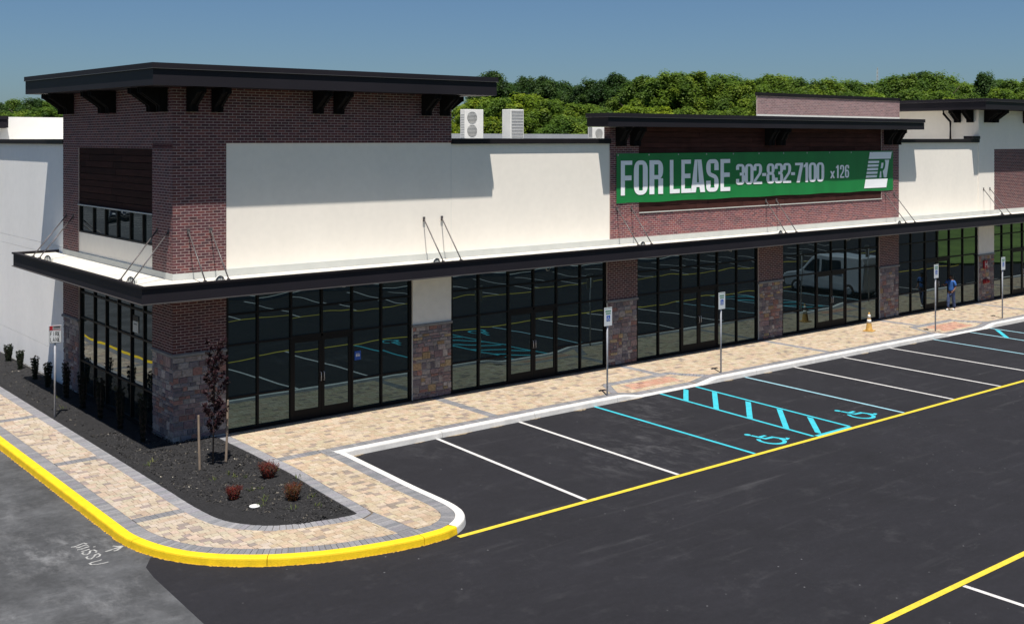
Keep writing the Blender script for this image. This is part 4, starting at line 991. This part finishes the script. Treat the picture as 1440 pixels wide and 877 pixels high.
# ------------------------------------------------------------------ leafy things
def leaves(centers, radii, n, size, cols, seed, up=.3, squash=(1, 1, 1), shell=.55, shape=.6):
    g = np.random.default_rng(seed); k = g.integers(0, len(centers), n); Cn = np.array(centers)[k]; rr = np.array(radii)[k]
    d = g.normal(size=(n, 3)); d /= np.linalg.norm(d, axis=1)[:, None]; q = (shell + (1 - shell) * g.random(n)) ** 1.0
    P = Cn + d * (rr * q)[:, None] * np.array(squash)
    nrm = d + g.normal(size=(n, 3)) * .55 + np.array([0, 0, up]); nrm /= np.linalg.norm(nrm, axis=1)[:, None]
    a = np.cross(nrm, g.normal(size=(n, 3))); a /= np.linalg.norm(a, axis=1)[:, None]; b = np.cross(nrm, a)
    s = size * g.uniform(.6, 1.35, n)[:, None]; V = np.stack([P - a * s, P - b * s * shape, P + a * s, P + b * s * shape], 1).reshape(-1, 3)
    cc = np.array(cols); ck = g.integers(0, len(cc), len(centers))[k]; c = cc[ck] * g.uniform(.75, 1.25, n)[:, None]
    return V, c
def leaf_mesh(name, V, c, m):
    n = len(V) // 4; me = bpy.data.meshes.new(name); me.vertices.add(4 * n); me.loops.add(4 * n); me.polygons.add(n)
    me.vertices.foreach_set('co', V.astype(np.float32).ravel()); me.loops.foreach_set('vertex_index', np.arange(4 * n, dtype=np.int32))
    me.polygons.foreach_set('loop_start', np.arange(0, 4 * n, 4, dtype=np.int32)); me.update(calc_edges=True)
    ca = me.color_attributes.new('Col', 'FLOAT_COLOR', 'CORNER'); cc = np.repeat(np.c_[c, np.ones(n)], 4, axis=0).astype(np.float32); ca.data.foreach_set('color', cc.ravel())
    me.materials.append(m); me.validate(); return me
def tree_proto(seed, H, rad_, base, nl, kind):
    rr = random.Random(seed); cs, rs = [], []; e = empty('broadleaf_tree', (0, 0, 0))
    tm = MB(); tm.tube([(0, 0, 0), (.1, .05, H * .25), (-.1, .1, H * .5), (.05, 0, H * .8)], [.32, .26, .18, .05], 8)
    for i in range(10):
        a = rr.uniform(0, 6.28); z0 = H * rr.uniform(.28, .6); L_ = rad_ * rr.uniform(.5, .85); z1 = z0 + L_ * rr.uniform(.5, 1.2)
        tm.tube([(0, 0, z0), (math.cos(a) * L_ * .5, math.sin(a) * L_ * .5, z0 + (z1 - z0) * .6), (math.cos(a) * L_, math.sin(a) * L_, z1)], [.12, .08, .03], 6)
    for i in range(150 if kind else 125):
        t = rr.random() ** .8; z = base + (H - base) * t; env = math.sin(math.pi * min(1, (t * .86 + .12))) ** (.6 if kind else .8)
        a = rr.uniform(0, 6.28); q = math.sqrt(rr.random()) * rad_ * env; cs.append((math.cos(a) * q, math.sin(a) * q, z - .6)); rs.append(rr.uniform(.45, 1.15) * (1.05 - .3 * t) * rad_ / 4)
    cols = [(.060, .120, .018), (.048, .102, .018), (.078, .138, .022), (.036, .080, .016), (.056, .112, .020)]
    V, c = leaves(cs, rs, nl, .125, cols, seed, up=1.0, shell=.2, squash=(1, 1, 1.2))
    o = bpy.data.objects.new('crown', leaf_mesh('crown', V, c, M['leaf'])); link(o, e); tm.build('trunk', M['bark'], e)
    return e
protos = [tree_proto(s, H, r_, b, 42000, k) for s, H, r_, b, k in ((1, 14, 4.2, 3.5, 0), (2, 15, 4.6, 3.5, 1), (3, 13, 4.0, 3, 0), (4, 16, 3.9, 4, 1), (5, 14.5, 5.0, 3.5, 0))]
SHR = []
# px column, forward distance, top row in the photo, tint, width scale
BR, DKc, MD, YG = (2.2, 1.75, 1.1), (.75, .78, .95), (1.6, 1.4, 1.1), (3.1, 2.2, .95)
TR = [(690, 150, 99, DKc, 1.), (712, 158, 108, DKc, 1.), (738, 150, 110, DKc, .9), (765, 150, 102, DKc, 1.05), (800, 160, 116, DKc, 1), (832, 150, 107, DKc, 1.), (868, 150, 105, DKc, 1), (850, 165, 112, DKc, 1.),
      (668, 122, 140, YG, .9), (700, 118, 133, BR, .95), (742, 122, 128, YG, 1.), (775, 118, 143, BR, 1.), (812, 122, 146, BR, 1.05), (650, 125, 150, YG, .8), (846, 118, 150, MD, 1), (720, 112, 158, BR, .9), (792, 112, 160, MD, .95), (830, 110, 166, BR, .9), (684, 112, 162, YG, .8),
      (905, 142, 104, MD, 1.1), (940, 138, 103, BR, 1.1), (975, 140, 100, BR, 1.15), (1010, 142, 102, MD, 1.05), (1045, 140, 107, BR, 1.), (1085, 145, 101, BR, 1.1), (1122, 148, 112, MD, .95), (1160, 142, 104, BR, 1.05), (1198, 146, 108, MD, 1.), (1236, 150, 114, BR, .95),
      (1272, 146, 101, MD, 1.15), (1312, 148, 103, MD, 1.1), (1300, 155, 98, DKc, 1.), (1350, 150, 112, BR, .95), (1384, 156, 105, DKc, .9), (1420, 150, 108, MD, 1.05), (1455, 150, 106, MD, 1), (1490, 150, 110, BR, 1),
      (885, 118, 146, YG, 1), (925, 120, 148, YG, 1.), (965, 118, 146, BR, 1), (1000, 120, 150, MD, 1), (1035, 118, 146, BR, 1), (1070, 120, 126, BR, 1), (1110, 122, 128, MD, 1), (1150, 120, 126, BR, 1), (1190, 122, 124, MD, 1), (1230, 120, 126, BR, 1), (1275, 122, 125, MD, 1), (1320, 122, 124, BR, 1), (1365, 122, 126, MD, 1), (1410, 122, 124, BR, 1), (1450, 122, 126, MD, 1),
      (-8, 190, 142, DKc, 1.1), (20, 196, 141, MD, 1.1), (48, 190, 139, DKc, 1.1), (66, 192, 138, MD, 1.), (88, 190, 140, DKc, 1.1), (5, 165, 150, MD, 1.1), (36, 168, 152, BR, 1.), (62, 166, 149, MD, 1.), (100, 170, 148, MD, 1), (130, 180, 145, DKc, 1)]
for px_, tp in [(900, 112), (928, 108), (958, 108), (990, 107), (1026, 109), (1064, 108), (1102, 109), (1140, 111), (1178, 109), (1216, 113), (1250, 112), (1290, 107), (1330, 109), (1366, 112), (1402, 110), (1436, 111), (724, 117), (750, 116), (783, 115), (815, 117), (882, 110)]:
    TR.append((px_, 168, tp, BR if (px_ // 4) % 2 and px_ > 860 else (MD if px_ > 860 else DKc), 1.45))
DSC = {DKc: 'dark green', BR: 'bright green', MD: 'mid green', YG: 'yellow-green'}
HS = (14, 15, 13, 16, 14.5)
TL = []
for i, (px_, dpt, top, tc, ws) in enumerate(TR):
    k = R.randrange(5); src = protos[k]
    o = src if (i < 5 and not SHR) and False else copy_tree(src)
    x, y = at(px_, dpt); ztop = CAM.z + (197 - top) * dpt / 1580.; s = ztop / HS[k] * R.uniform(.965, 1.02)
    o.location = (x, y, 0); o.rotation_euler = (0, 0, R.uniform(0, 6.28)); o.scale = (ws * 1.15 * R.uniform(.9, 1.15), ws * 1.15 * R.uniform(.9, 1.15), s * 1.0)
    t = R.uniform(.88, 1.12)
    for c in o.children: c.color = (tc[0] * t, tc[1] * t, tc[2] * t, 1)
    side = 'left of the corner tower' if px_ < 200 else ('behind the rooftop condensers' if px_ < 860 else ('behind the middle roof' if px_ < 1262 else 'behind the far tower'))
    rowd = 'in the nearer tree row' if dpt < 130 or (px_ < 200 and dpt < 175) else 'on the skyline'
    TL.append((px_, o, DSC[tc], rowd, side))
ORD = ['leftmost', 'second from left', 'third from left', 'fourth from left', 'fifth from left', 'sixth from left', 'seventh from left', 'eighth from left', 'ninth from left', 'tenth from left', 'eleventh from left', 'twelfth from left', 'thirteenth from left', 'fourteenth from left', 'fifteenth from left']
cnt = {}
for px_, o, d_, rowd, side in sorted(TL, key=lambda q: q[0]):
    g = f'{d_} trees {rowd} {side}'; k = cnt.get(g, 0); cnt[g] = k + 1
    tag(o, f'{ORD[k]} {d_} tree {rowd} {side}', 'tree', g)
for p in protos:
    for c in list(p.children): bpy.data.objects.remove(c)
    bpy.data.objects.remove(p)

def shoots(name, x, y, h, rb, rt, n, cols, seed, lsize, label, cat, group=None, stem=True, nl=900, matl='leaf'):
    rr = random.Random(seed); e = empty(name, (x, y, .15), 0, label, cat, group); sb = MB(); cs, rs = [], []
    for k in range(n):
        a = rr.uniform(0, 6.28); q = math.sqrt(rr.random()); hh = h * rr.uniform(.75, 1.0); p1 = (math.cos(a) * rt * q, math.sin(a) * rt * q, hh)
        p0 = (math.cos(a) * rb * q * .5, math.sin(a) * rb * q * .5, 0); pm = (p1[0] * .75 + rr.uniform(-.02, .02), p1[1] * .75 + rr.uniform(-.02, .02), hh * .5)
        sb.tube([p0, pm, p1], [.009, .006, .002], 4)
        for j in range(8): t = .1 + .9 * j / 7; cs.append((p1[0] * (.35 + .65 * t), p1[1] * (.35 + .65 * t), hh * t)); rs.append(.045)
    sb.build('stems', M['bark'], e)
    V, c = leaves(cs, rs, nl, lsize, cols, seed, up=.6, shell=.2, shape=.45); o = bpy.data.objects.new('foliage', leaf_mesh('foliage', V, c, M['leaf'])); link(o, e)
    return e
YEW = [(.018, .030, .014), (.025, .040, .016), (.014, .022, .012)]
where = ['farthest left beside the white side wall, first of the row', 'beside the white side wall, second of the row', 'beside the white side wall, third of the row', 'behind the fire lane sign by the white wall', 'in front of the far stone pier of the side front',
         'at the far end of the side windows', 'before the third side window pane', 'before the fifth side window pane', 'by the nearest side window, next to the corner stone pier']
for i, ((x, y), h) in enumerate(zip([(-.30, 13.9), (-.38, 12.2), (-.46, 10.2), (-.51, 8.75), (-.54, 6.8), (-.62, 5.1), (-.62, 3.6), (-.6, 2.1), (-.6, .45)], (.62, .66, .78, .8, 1.1, 1.15, 1.2, 1.2, 1.35))):
    shoots('columnar_shrub', x, y, h, .05, .135, 20, YEW if i < 4 else [(.014, .020, .012), (.02, .026, .014), (.022, .018, .014)], 40 + i, .024, 'slim dark upright shrub ' + where[i], 'shrub', 'slim upright shrubs along the side wall', nl=2800)
BARB = [(.15, .016, .014), (.20, .03, .018), (.11, .014, .016), (.14, .05, .02)]
for i, ((x, y), r_, lb) in enumerate([((-.80, -5.30), .18, 'small round red barberry bush, leftmost of three, standing on a narrow base'), ((.50, -4.35), .235, 'widest red barberry bush close to the grey paver border, furthest back of three'), ((.16, -6.15), .23, 'orange-red barberry bush, nearest the tip of the mulch bed')]):
    shoots('barberry_bush', x, y, r_ * 1.7, .05, r_, 70, BARB if i < 2 else [(.18, .055, .02), (.14, .03, .016), (.12, .075, .022)], 60 + i, .014, lb, 'bush', 'red barberry bushes in the mulch bed', nl=4200)
# purple-leaved sapling
e = empty('purple_sapling', (-.06, -2.57, .16), 0, 'slender purple-leaved sapling standing between two wooden stakes by the corner pier', 'tree'); rr = random.Random(5)
tm = MB(); tm.tube([(0, 0, 0), (.02, 0, .9), (.06, .02, 1.8), (.12, 0, 2.95)], [.022, .018, .012, .004], 6); cs, rs = [], []
for k in range(34):
    z = .72 + 2.1 * k / 34; a = rr.uniform(0, 6.28); L_ = rr.uniform(.16, .36) * (1.15 - .3 * (z / 2.6)); bx_ = .05 * z / 1.8
    p1 = (bx_ + math.cos(a) * L_, math.sin(a) * L_, z + L_ * 1.3); tm.tube([(bx_, 0, z), (bx_ + math.cos(a) * L_ * .6, math.sin(a) * L_ * .6, z + L_ * .5), p1], [.007, .005, .002], 4)
    for t in (.3, .55, .75, .95, 1.0): cs.append((bx_ + math.cos(a) * L_ * t, math.sin(a) * L_ * t, z + L_ * 1.3 * t)); rs.append(.07)
V, c = leaves(cs, rs, 2300, .036, [(.028, .011, .015), (.04, .014, .02), (.022, .011, .012), (.055, .026, .03)], 5, up=.5, shell=.3, shape=.6)
tm.build('trunk', M['bark'], e); link(bpy.data.objects.new('crown', leaf_mesh('crown', V, c, M['leaf'])), e)
for (x, y), h, tilt, lb in [((-.47, -2.76), 1.32, -.015, 'bare wooden stake left of the purple sapling, in the mulch'), ((.30, -2.52), 1.52, .02, 'taller wooden stake right of the purple sapling, touching its leaves')]:
    mb = MB(); mb.tube([(0, 0, 0), (tilt * h, 0, h * .5), (tilt * h * 1.6, 0, h)], [.03, .028, .026], 6, smooth=False); o = mb.build('wooden_stake', M['stake'], label=lb, cat='stake', group='stakes beside the sapling'); o.location = (x, y, .15)
# weeds
rr = random.Random(9); mb = MB()
for (cx_, cy_) in [G(p[0], p[1], .17) for p in [(352, 690), (372, 700), (366, 688), (345, 672), (208, 655), (213, 650), (390, 662), (420, 671), (330, 672), (412, 716), (372, 706), (440, 700), (322, 668), (300, 676), (80, 560), (88, 575), (446, 712), (366, 712)]]:
    for k in range(9):
        a = rr.uniform(0, 6.28); l_ = rr.uniform(.03, .11); h = rr.uniform(.03, .12); x, y = cx_ + rr.gauss(0, .04), cy_ + rr.gauss(0, .04); w_ = .008
        c = rr.choice([(.10, .14, .03), (.16, .17, .05), (.07, .11, .02)])
        p0 = Vector((x, y, .17)); p1 = p0 + Vector((math.cos(a) * l_, math.sin(a) * l_, h)); n_ = Vector((-math.sin(a), math.cos(a), 0)) * w_
        mb.add([p0 - n_, p0 + n_, p1 + n_ * .6, p1 - n_ * .6], [(0, 1, 2, 3)], c)
mb.build('weeds', M['leaf'], kind='stuff')
x, y = G(358, 711, .2); mb = MB(); mb.lathe([(.001, .0), (.11, 0), (.115, .02), (.10, .028), (.001, .03)], 18); o = mb.build('white_cap', M['white_metal'], label='round white plastic cap lying in the mulch between the red bushes', cat='lid'); o.location = (x, y, .185)

# ------------------------------------------------------------------ person
pe = empty('person', (36.66, -.62, .15), 0, 'person with black hair in a blue shirt and faded jeans pulling at a shop door', 'person')
def skin(name, joints, edges, m, lvl=2):
    me = bpy.data.meshes.new(name); me.from_pydata([j[0] for j in joints], edges, []); o = bpy.data.objects.new(name, me); link(o, pe)
    sk = o.modifiers.new('skin', 'SKIN'); 
    for i, (p, r_) in enumerate(joints): me.skin_vertices[0].data[i].radius = (r_, r_ if not isinstance(r_, tuple) else r_[1]) if not isinstance(r_, tuple) else r_
    me.skin_vertices[0].data[0].use_root = True; s = o.modifiers.new('sub', 'SUBSURF'); s.levels = lvl; s.render_levels = lvl; sk.use_smooth_shade = True; me.materials.append(m); return o
# faces -X; origin at feet; z up
def sk_mesh(name, joints, edges, m):
    me = bpy.data.meshes.new(name); me.from_pydata([j[0] for j in joints], edges, [])
    o = bpy.data.objects.new(name, me); link(o, pe); o.modifiers.new('skin', 'SKIN')
    dg = bpy.context.evaluated_depsgraph_get()
    if not me.skin_vertices:
        bpy.context.view_layer.objects.active = o
    return o
def body(name, joints, edges, m):
    import bmesh
    me = bpy.data.meshes.new(name); bm = bmesh.new(); lay = bm.verts.layers.skin.verify()
    vs = []
    for i, (p, r_) in enumerate(joints):
        v = bm.verts.new(p); v[lay].radius = r_ if isinstance(r_, tuple) else (r_, r_); v[lay].use_root = (i == 0); vs.append(v)
    for a, b in edges: bm.edges.new((vs[a], vs[b]))
    bm.to_mesh(me); bm.free(); me.materials.append(m); o = bpy.data.objects.new(name, me); link(o, pe)
    k = o.modifiers.new('skin', 'SKIN'); k.use_smooth_shade = True; s = o.modifiers.new('sub', 'SUBSURF'); s.levels = 2; s.render_levels = 2; return o
J = [((0, 0, .86), (.10, .15)), ((0, 0, 1.05), (.095, .13)), ((.01, 0, 1.25), (.10, .16)), ((.0, 0, 1.36), (.07, .10)), ((-.01, 0, 1.43), .05), ((-.03, 0, 1.53), (.085, .075)), ((-.03, 0, 1.61), (.07, .065)),
     ((-.02, -.16, 1.32), .055), ((.03, -.21, 1.08), .042), ((-.12, -.19, .93), .033), ((-.17, -.18, .90), .026),
     ((-.02, .16, 1.32), .055), ((-.2, .2, 1.13), .042), ((-.42, .12, 1.2), .033), ((-.5, .1, 1.22), .026),
     ((.0, -.09, .78), .085), ((.05, -.09, .46), .06), ((.14, -.09, .10), .042), ((.06, -.09, .05), .036), ((-.02, -.09, .035), .03),
     ((.0, .09, .78), .085), ((-.10, .09, .46), .06), ((-.10, .09, .10), .042), ((-.18, .09, .05), .036), ((-.26, .09, .035), .03)]
E_ = [(0, 1), (1, 2), (2, 3), (3, 4), (4, 5), (5, 6), (3, 7), (7, 8), (8, 9), (9, 10), (3, 11), (11, 12), (12, 13), (13, 14), (0, 15), (15, 16), (16, 17), (17, 18), (18, 19), (0, 20), (20, 21), (21, 22), (22, 23), (23, 24)]
body('body', J, E_, M['skin'])
for (hx, hy, hz, dx) in ((-.19, -.18, .885, -1), (-.53, .095, 1.225, -1)):
    k0 = Vector((hx, hy, hz)); js = [(tuple(k0 + Vector((.03, 0, 0))), .022)]; ed = []
    for f_ in range(4):
        b0 = k0 + Vector((-.03, (f_ - 1.5) * .018, 0)); ed.append((0, len(js))); js.append((tuple(b0), .009)); ed.append((len(js) - 1, len(js))); js.append((tuple(b0 + Vector((-.032, 0, -.018))), .008)); ed.append((len(js) - 1, len(js))); js.append((tuple(b0 + Vector((-.035, 0, -.048 - .004 * (1.5 - abs(f_ - 1.5))))), .007))
    ed.append((0, len(js))); js.append((tuple(k0 + Vector((.0, .035, -.01))), .009)); ed.append((len(js) - 1, len(js))); js.append((tuple(k0 + Vector((-.03, .045, -.035))), .008))
    body('hand', js, ed, M['skin'])
body('shirt', [((0, 0, .84), (.125, .175)), ((0, 0, 1.0), (.115, .155)), ((.01, 0, 1.22), (.12, .175)), ((0, 0, 1.36), (.085, .12)), ((-.02, -.17, 1.31), .075), ((.015, -.21, 1.12), .066), ((-.02, .17, 1.31), .075), ((-.13, .205, 1.2), .066)], [(0, 1), (1, 2), (2, 3), (3, 4), (4, 5), (3, 6), (6, 7)], M['shirt'])
body('jeans', [((0, 0, .88), (.115, .165)), ((.0, -.09, .77), .102), ((.05, -.09, .46), .078), ((.13, -.09, .12), .066), ((.0, .09, .77), .102), ((-.10, .09, .46), .078), ((-.10, .09, .12), .066)], [(0, 1), (1, 2), (2, 3), (0, 4), (4, 5), (5, 6)], M['jeans'])
body('hair', [((.0, 0, 1.50), (.10, .10)), ((-.005, 0, 1.60), (.105, .095)), ((.03, 0, 1.40), (.06, .075))], [(0, 1), (0, 2)], M['hair'])
for ax, ay in ((.08, -.09), (-.16, .09)): body('shoe', [((ax + .05, ay, .05), .05), ((ax - .04, ay, .045), .045), ((ax - .11, ay, .035), .035)], [(0, 1), (1, 2)], M['white_metal'])
mb = MB()
for s_ in (-1, 1): mb.lathe([(.001, 0), (.011, .004), (.001, .008)], 8, Matrix.Translation((-.112, s_ * .03, 1.545)) @ Matrix.Rotation(rad(-90), 4, 'Y'))
mb.build('eye', M['black'], pe)
mb = MB(); mb.add([(-.105, -.012, 1.50), (-.105, .012, 1.50), (-.13, 0, 1.505), (-.108, 0, 1.545)], [(0, 2, 1), (0, 3, 2), (1, 2, 3)]); mb.build('nose', M['skin'], pe)

# ------------------------------------------------------------------ vehicles seen in the glass
def vehicle(name, x, y, rz, L_, W_, H_, hood, body_m, label, cat, van):
    e = empty(name, (x, y, 0), rz, label, cat); b = L_ / 2
    if van: prof = [(-b, .38), (-b + .02, .75), (-b + .25, .95), (-b + .95, 1.15), (-b + 1.65, H_ - .12), (-b + 2.1, H_), (b - .15, H_ - .03), (b - .02, H_ - .35), (b, .45), (b - .1, .30), (-b + .1, .28)]
    else: prof = [(-b, .4), (-b + .03, .68), (-b + .9, .88), (-b + 1.5, .92), (-b + 2.15, H_ - .03), (-b + 3.3, H_), (b - .75, .98), (b - .05, .9), (b, .5), (b - .1, .26), (-b + .1, .26)]
    mb = MB(); n = len(prof); V = []
    for s, sc in ((-1, .5), (-1, 1), (1, 1), (1, .5)):
        for px_, pz in prof:
            hw = W_ / 2 * (1 - .14 * max(0, (pz - .9) / (H_ - .9))); V.append((px_ * (1 - .012 * (1 if sc == 1 else 0)), s * (hw if sc == 1 else hw - .05), pz if sc == 1 else pz * .97 + .02))
    F = [tuple(range(n, 2 * n)), tuple(range(2 * n, 3 * n))[::-1]] + [(n + i, 2 * n + i, 2 * n + (i + 1) % n, n + (i + 1) % n) for i in range(n)]
    mb.add(V, F); bo = mb.build('body', body_m, e); bv = bo.modifiers.new('bevel', 'BEVEL'); bv.width = .09; bv.segments = 3; bv.angle_limit = rad(25)
    for s in (-1, 1):
        if van: wins = [[(-b + 1.15, 1.18), (-b + 1.72, H_ - .28), (-b + 2.15, H_ - .25), (-b + 2.15, 1.16)], [(-b + 2.3, 1.16), (-b + 2.3, H_ - .25), (-b + 3.55, H_ - .25), (-b + 3.55, 1.16)]]
        else: wins = [[(-b + 1.65, .95), (-b + 2.25, H_ - .1), (-b + 3.2, H_ - .08), (-b + 3.6, .98)]]
        for q in wins:
            mb = MB(); V = []
            for px_, pz in q: hw = W_ / 2 * (1 - .14 * max(0, (pz - .9) / (H_ - .9))) + .006; V.append((px_, s * hw, pz))
            mb.add(V, [(0, 1, 2, 3)]); mb.build('side_window', M['car_glass'], e)
        for wx in (-b + .85, b - .9):
            mb = MB(); Mx = Matrix.Translation((wx, s * (W_ / 2 - .2), .33)) @ Matrix.Rotation(rad(-90 * s), 4, 'X'); mb.lathe([(.2, 0), (.33, .01), (.34, .04), (.34, .18), (.32, .215), (.2, .215)], 20, Mx); wh = mb.build('wheel', M['rubber'], e)
            mb = MB(); mb.lathe([(.05, .20), (.06, .222), (.19, .222), (.205, .2)], 14, Mx)
            for k in range(6): a = k * math.pi / 3; mb.bbox(.02, .19, -.02, .02, .216, .228, .003, M=Mx @ Matrix.Rotation(a, 4, 'Z'))
            mb.build('rim', M['steel'], wh)
        mb = MB(); mb.bbox(-b + .03, -b + .3, s * (W_ / 2 - .28) - .12, s * (W_ / 2 - .28) + .12, .72, .86, .03); mb.build('headlight', M['signwhite'], e)
    a0, a1 = ((-b + 1.0, 1.17), (-b + 1.63, H_ - .14)) if van else ((-b + 1.55, .95), (-b + 2.12, H_ - .06))
    mb = MB(); o_ = .012; mb.add([(a0[0] - o_, -W_ * .42, a0[1] + o_), (a0[0] - o_, W_ * .42, a0[1] + o_), (a1[0] - o_, W_ * .38, a1[1] + o_), (a1[0] - o_, -W_ * .38, a1[1] + o_)], [(0, 1, 2, 3)]); mb.build('windscreen', M['car_glass'], e)
    mb = MB(); mb.bbox(-b - .05, -b + .1, -W_ * .46, W_ * .46, .3, .52, .03); mb.build('bumper', M['black'], e)
    return e
vehicle('parked_van', 38.45, -6.75, rad(90), 4.9, 1.95, 2.05, 1, M['car_white'], 'white passenger van reflected in the fourth glass bay, with long dark side windows', 'van', True)
def winray(px_, py_):
    v = dirn(px_, py_); t = -CAM.z / v[2]; return -(CAM.x + t * v[0]), CAM.y + t * v[1]
cx_, cy_ = winray(166, 309)
vehicle('parked_car', cx_, cy_, rad(110), 4.5, 1.8, 1.45, 1, M['car_black'], 'black sedan reflected in the small upper windows of the corner tower', 'car', False)
for k in range(-4, 8): stripe('stall_line', (cx_ + 2.8, cy_ - 1.4 + k * 2.8), (cx_ - 2.9, cy_ - 1.4 + k * 2.8), .12, M['white_paint'], OLD)
# island and lawn across the lot (seen in the glass)
mb = MB(); mb.prism([(55.1, -10.5), (80, -25), (130, -25), (130, 1), (68, -.5)], .003, .13); mb.build('lawn', M['grass'], kind='structure')
mb = MB(); mb.box(-2, 46, -26.4, -24.0, 0, .14); IS = mb.build('planted_island', M['mulch'], kind='structure')
mb = MB(); mb.box(-2.2, 46.2, -24.0, -23.8, 0, .16); mb.box(-2.2, 46.2, -26.6, -26.4, 0, .16); mb.build('island_curb', M['concrete'], IS)
for i in range(9):
    rr = random.Random(200 + i); x = 1 + i * 5.2; e = empty('round_bush', (x, -25.2, .12), 0, 'round green bush on the island across the lot, seen only as a reflection', 'bush', 'bushes on the island across the lot')
    V, c = leaves([(rr.uniform(-.4, .4), rr.uniform(-.4, .4), .45) for _ in range(8)], [.38] * 8, 2200, .05, [(.06, .09, .02), (.08, .11, .03)], 300 + i); link(bpy.data.objects.new('foliage', leaf_mesh('foliage', V, c, M['leaf'])), e)
# distant mast
x, y = at(1234, 620); e = empty('radio_mast', (x, y, 0), 0, 'thin lattice radio mast rising above the trees on the skyline', 'mast'); mb = MB()
for a in range(3): mb.tube([(1.3 * math.cos(a * 2.09), 1.3 * math.sin(a * 2.09), 0), (.3 * math.cos(a * 2.09), .3 * math.sin(a * 2.09), 47)], .14, 4)
for k in range(24):
    z = k * 2; q = 1.3 - z / 47; q1 = 1.3 - (z + 2) / 47
    for a in range(3): mb.tube([(q * math.cos(a * 2.09), q * math.sin(a * 2.09), z), (q1 * math.cos((a + 1) * 2.09), q1 * math.sin((a + 1) * 2.09), z + 2)], .08, 3)
mb.build('lattice', M['grille'], e)
print('objects', len(bpy.data.objects), 'pavers', len(pav), 'bricks', len(bricks.p), 'stones', len(stones.p))
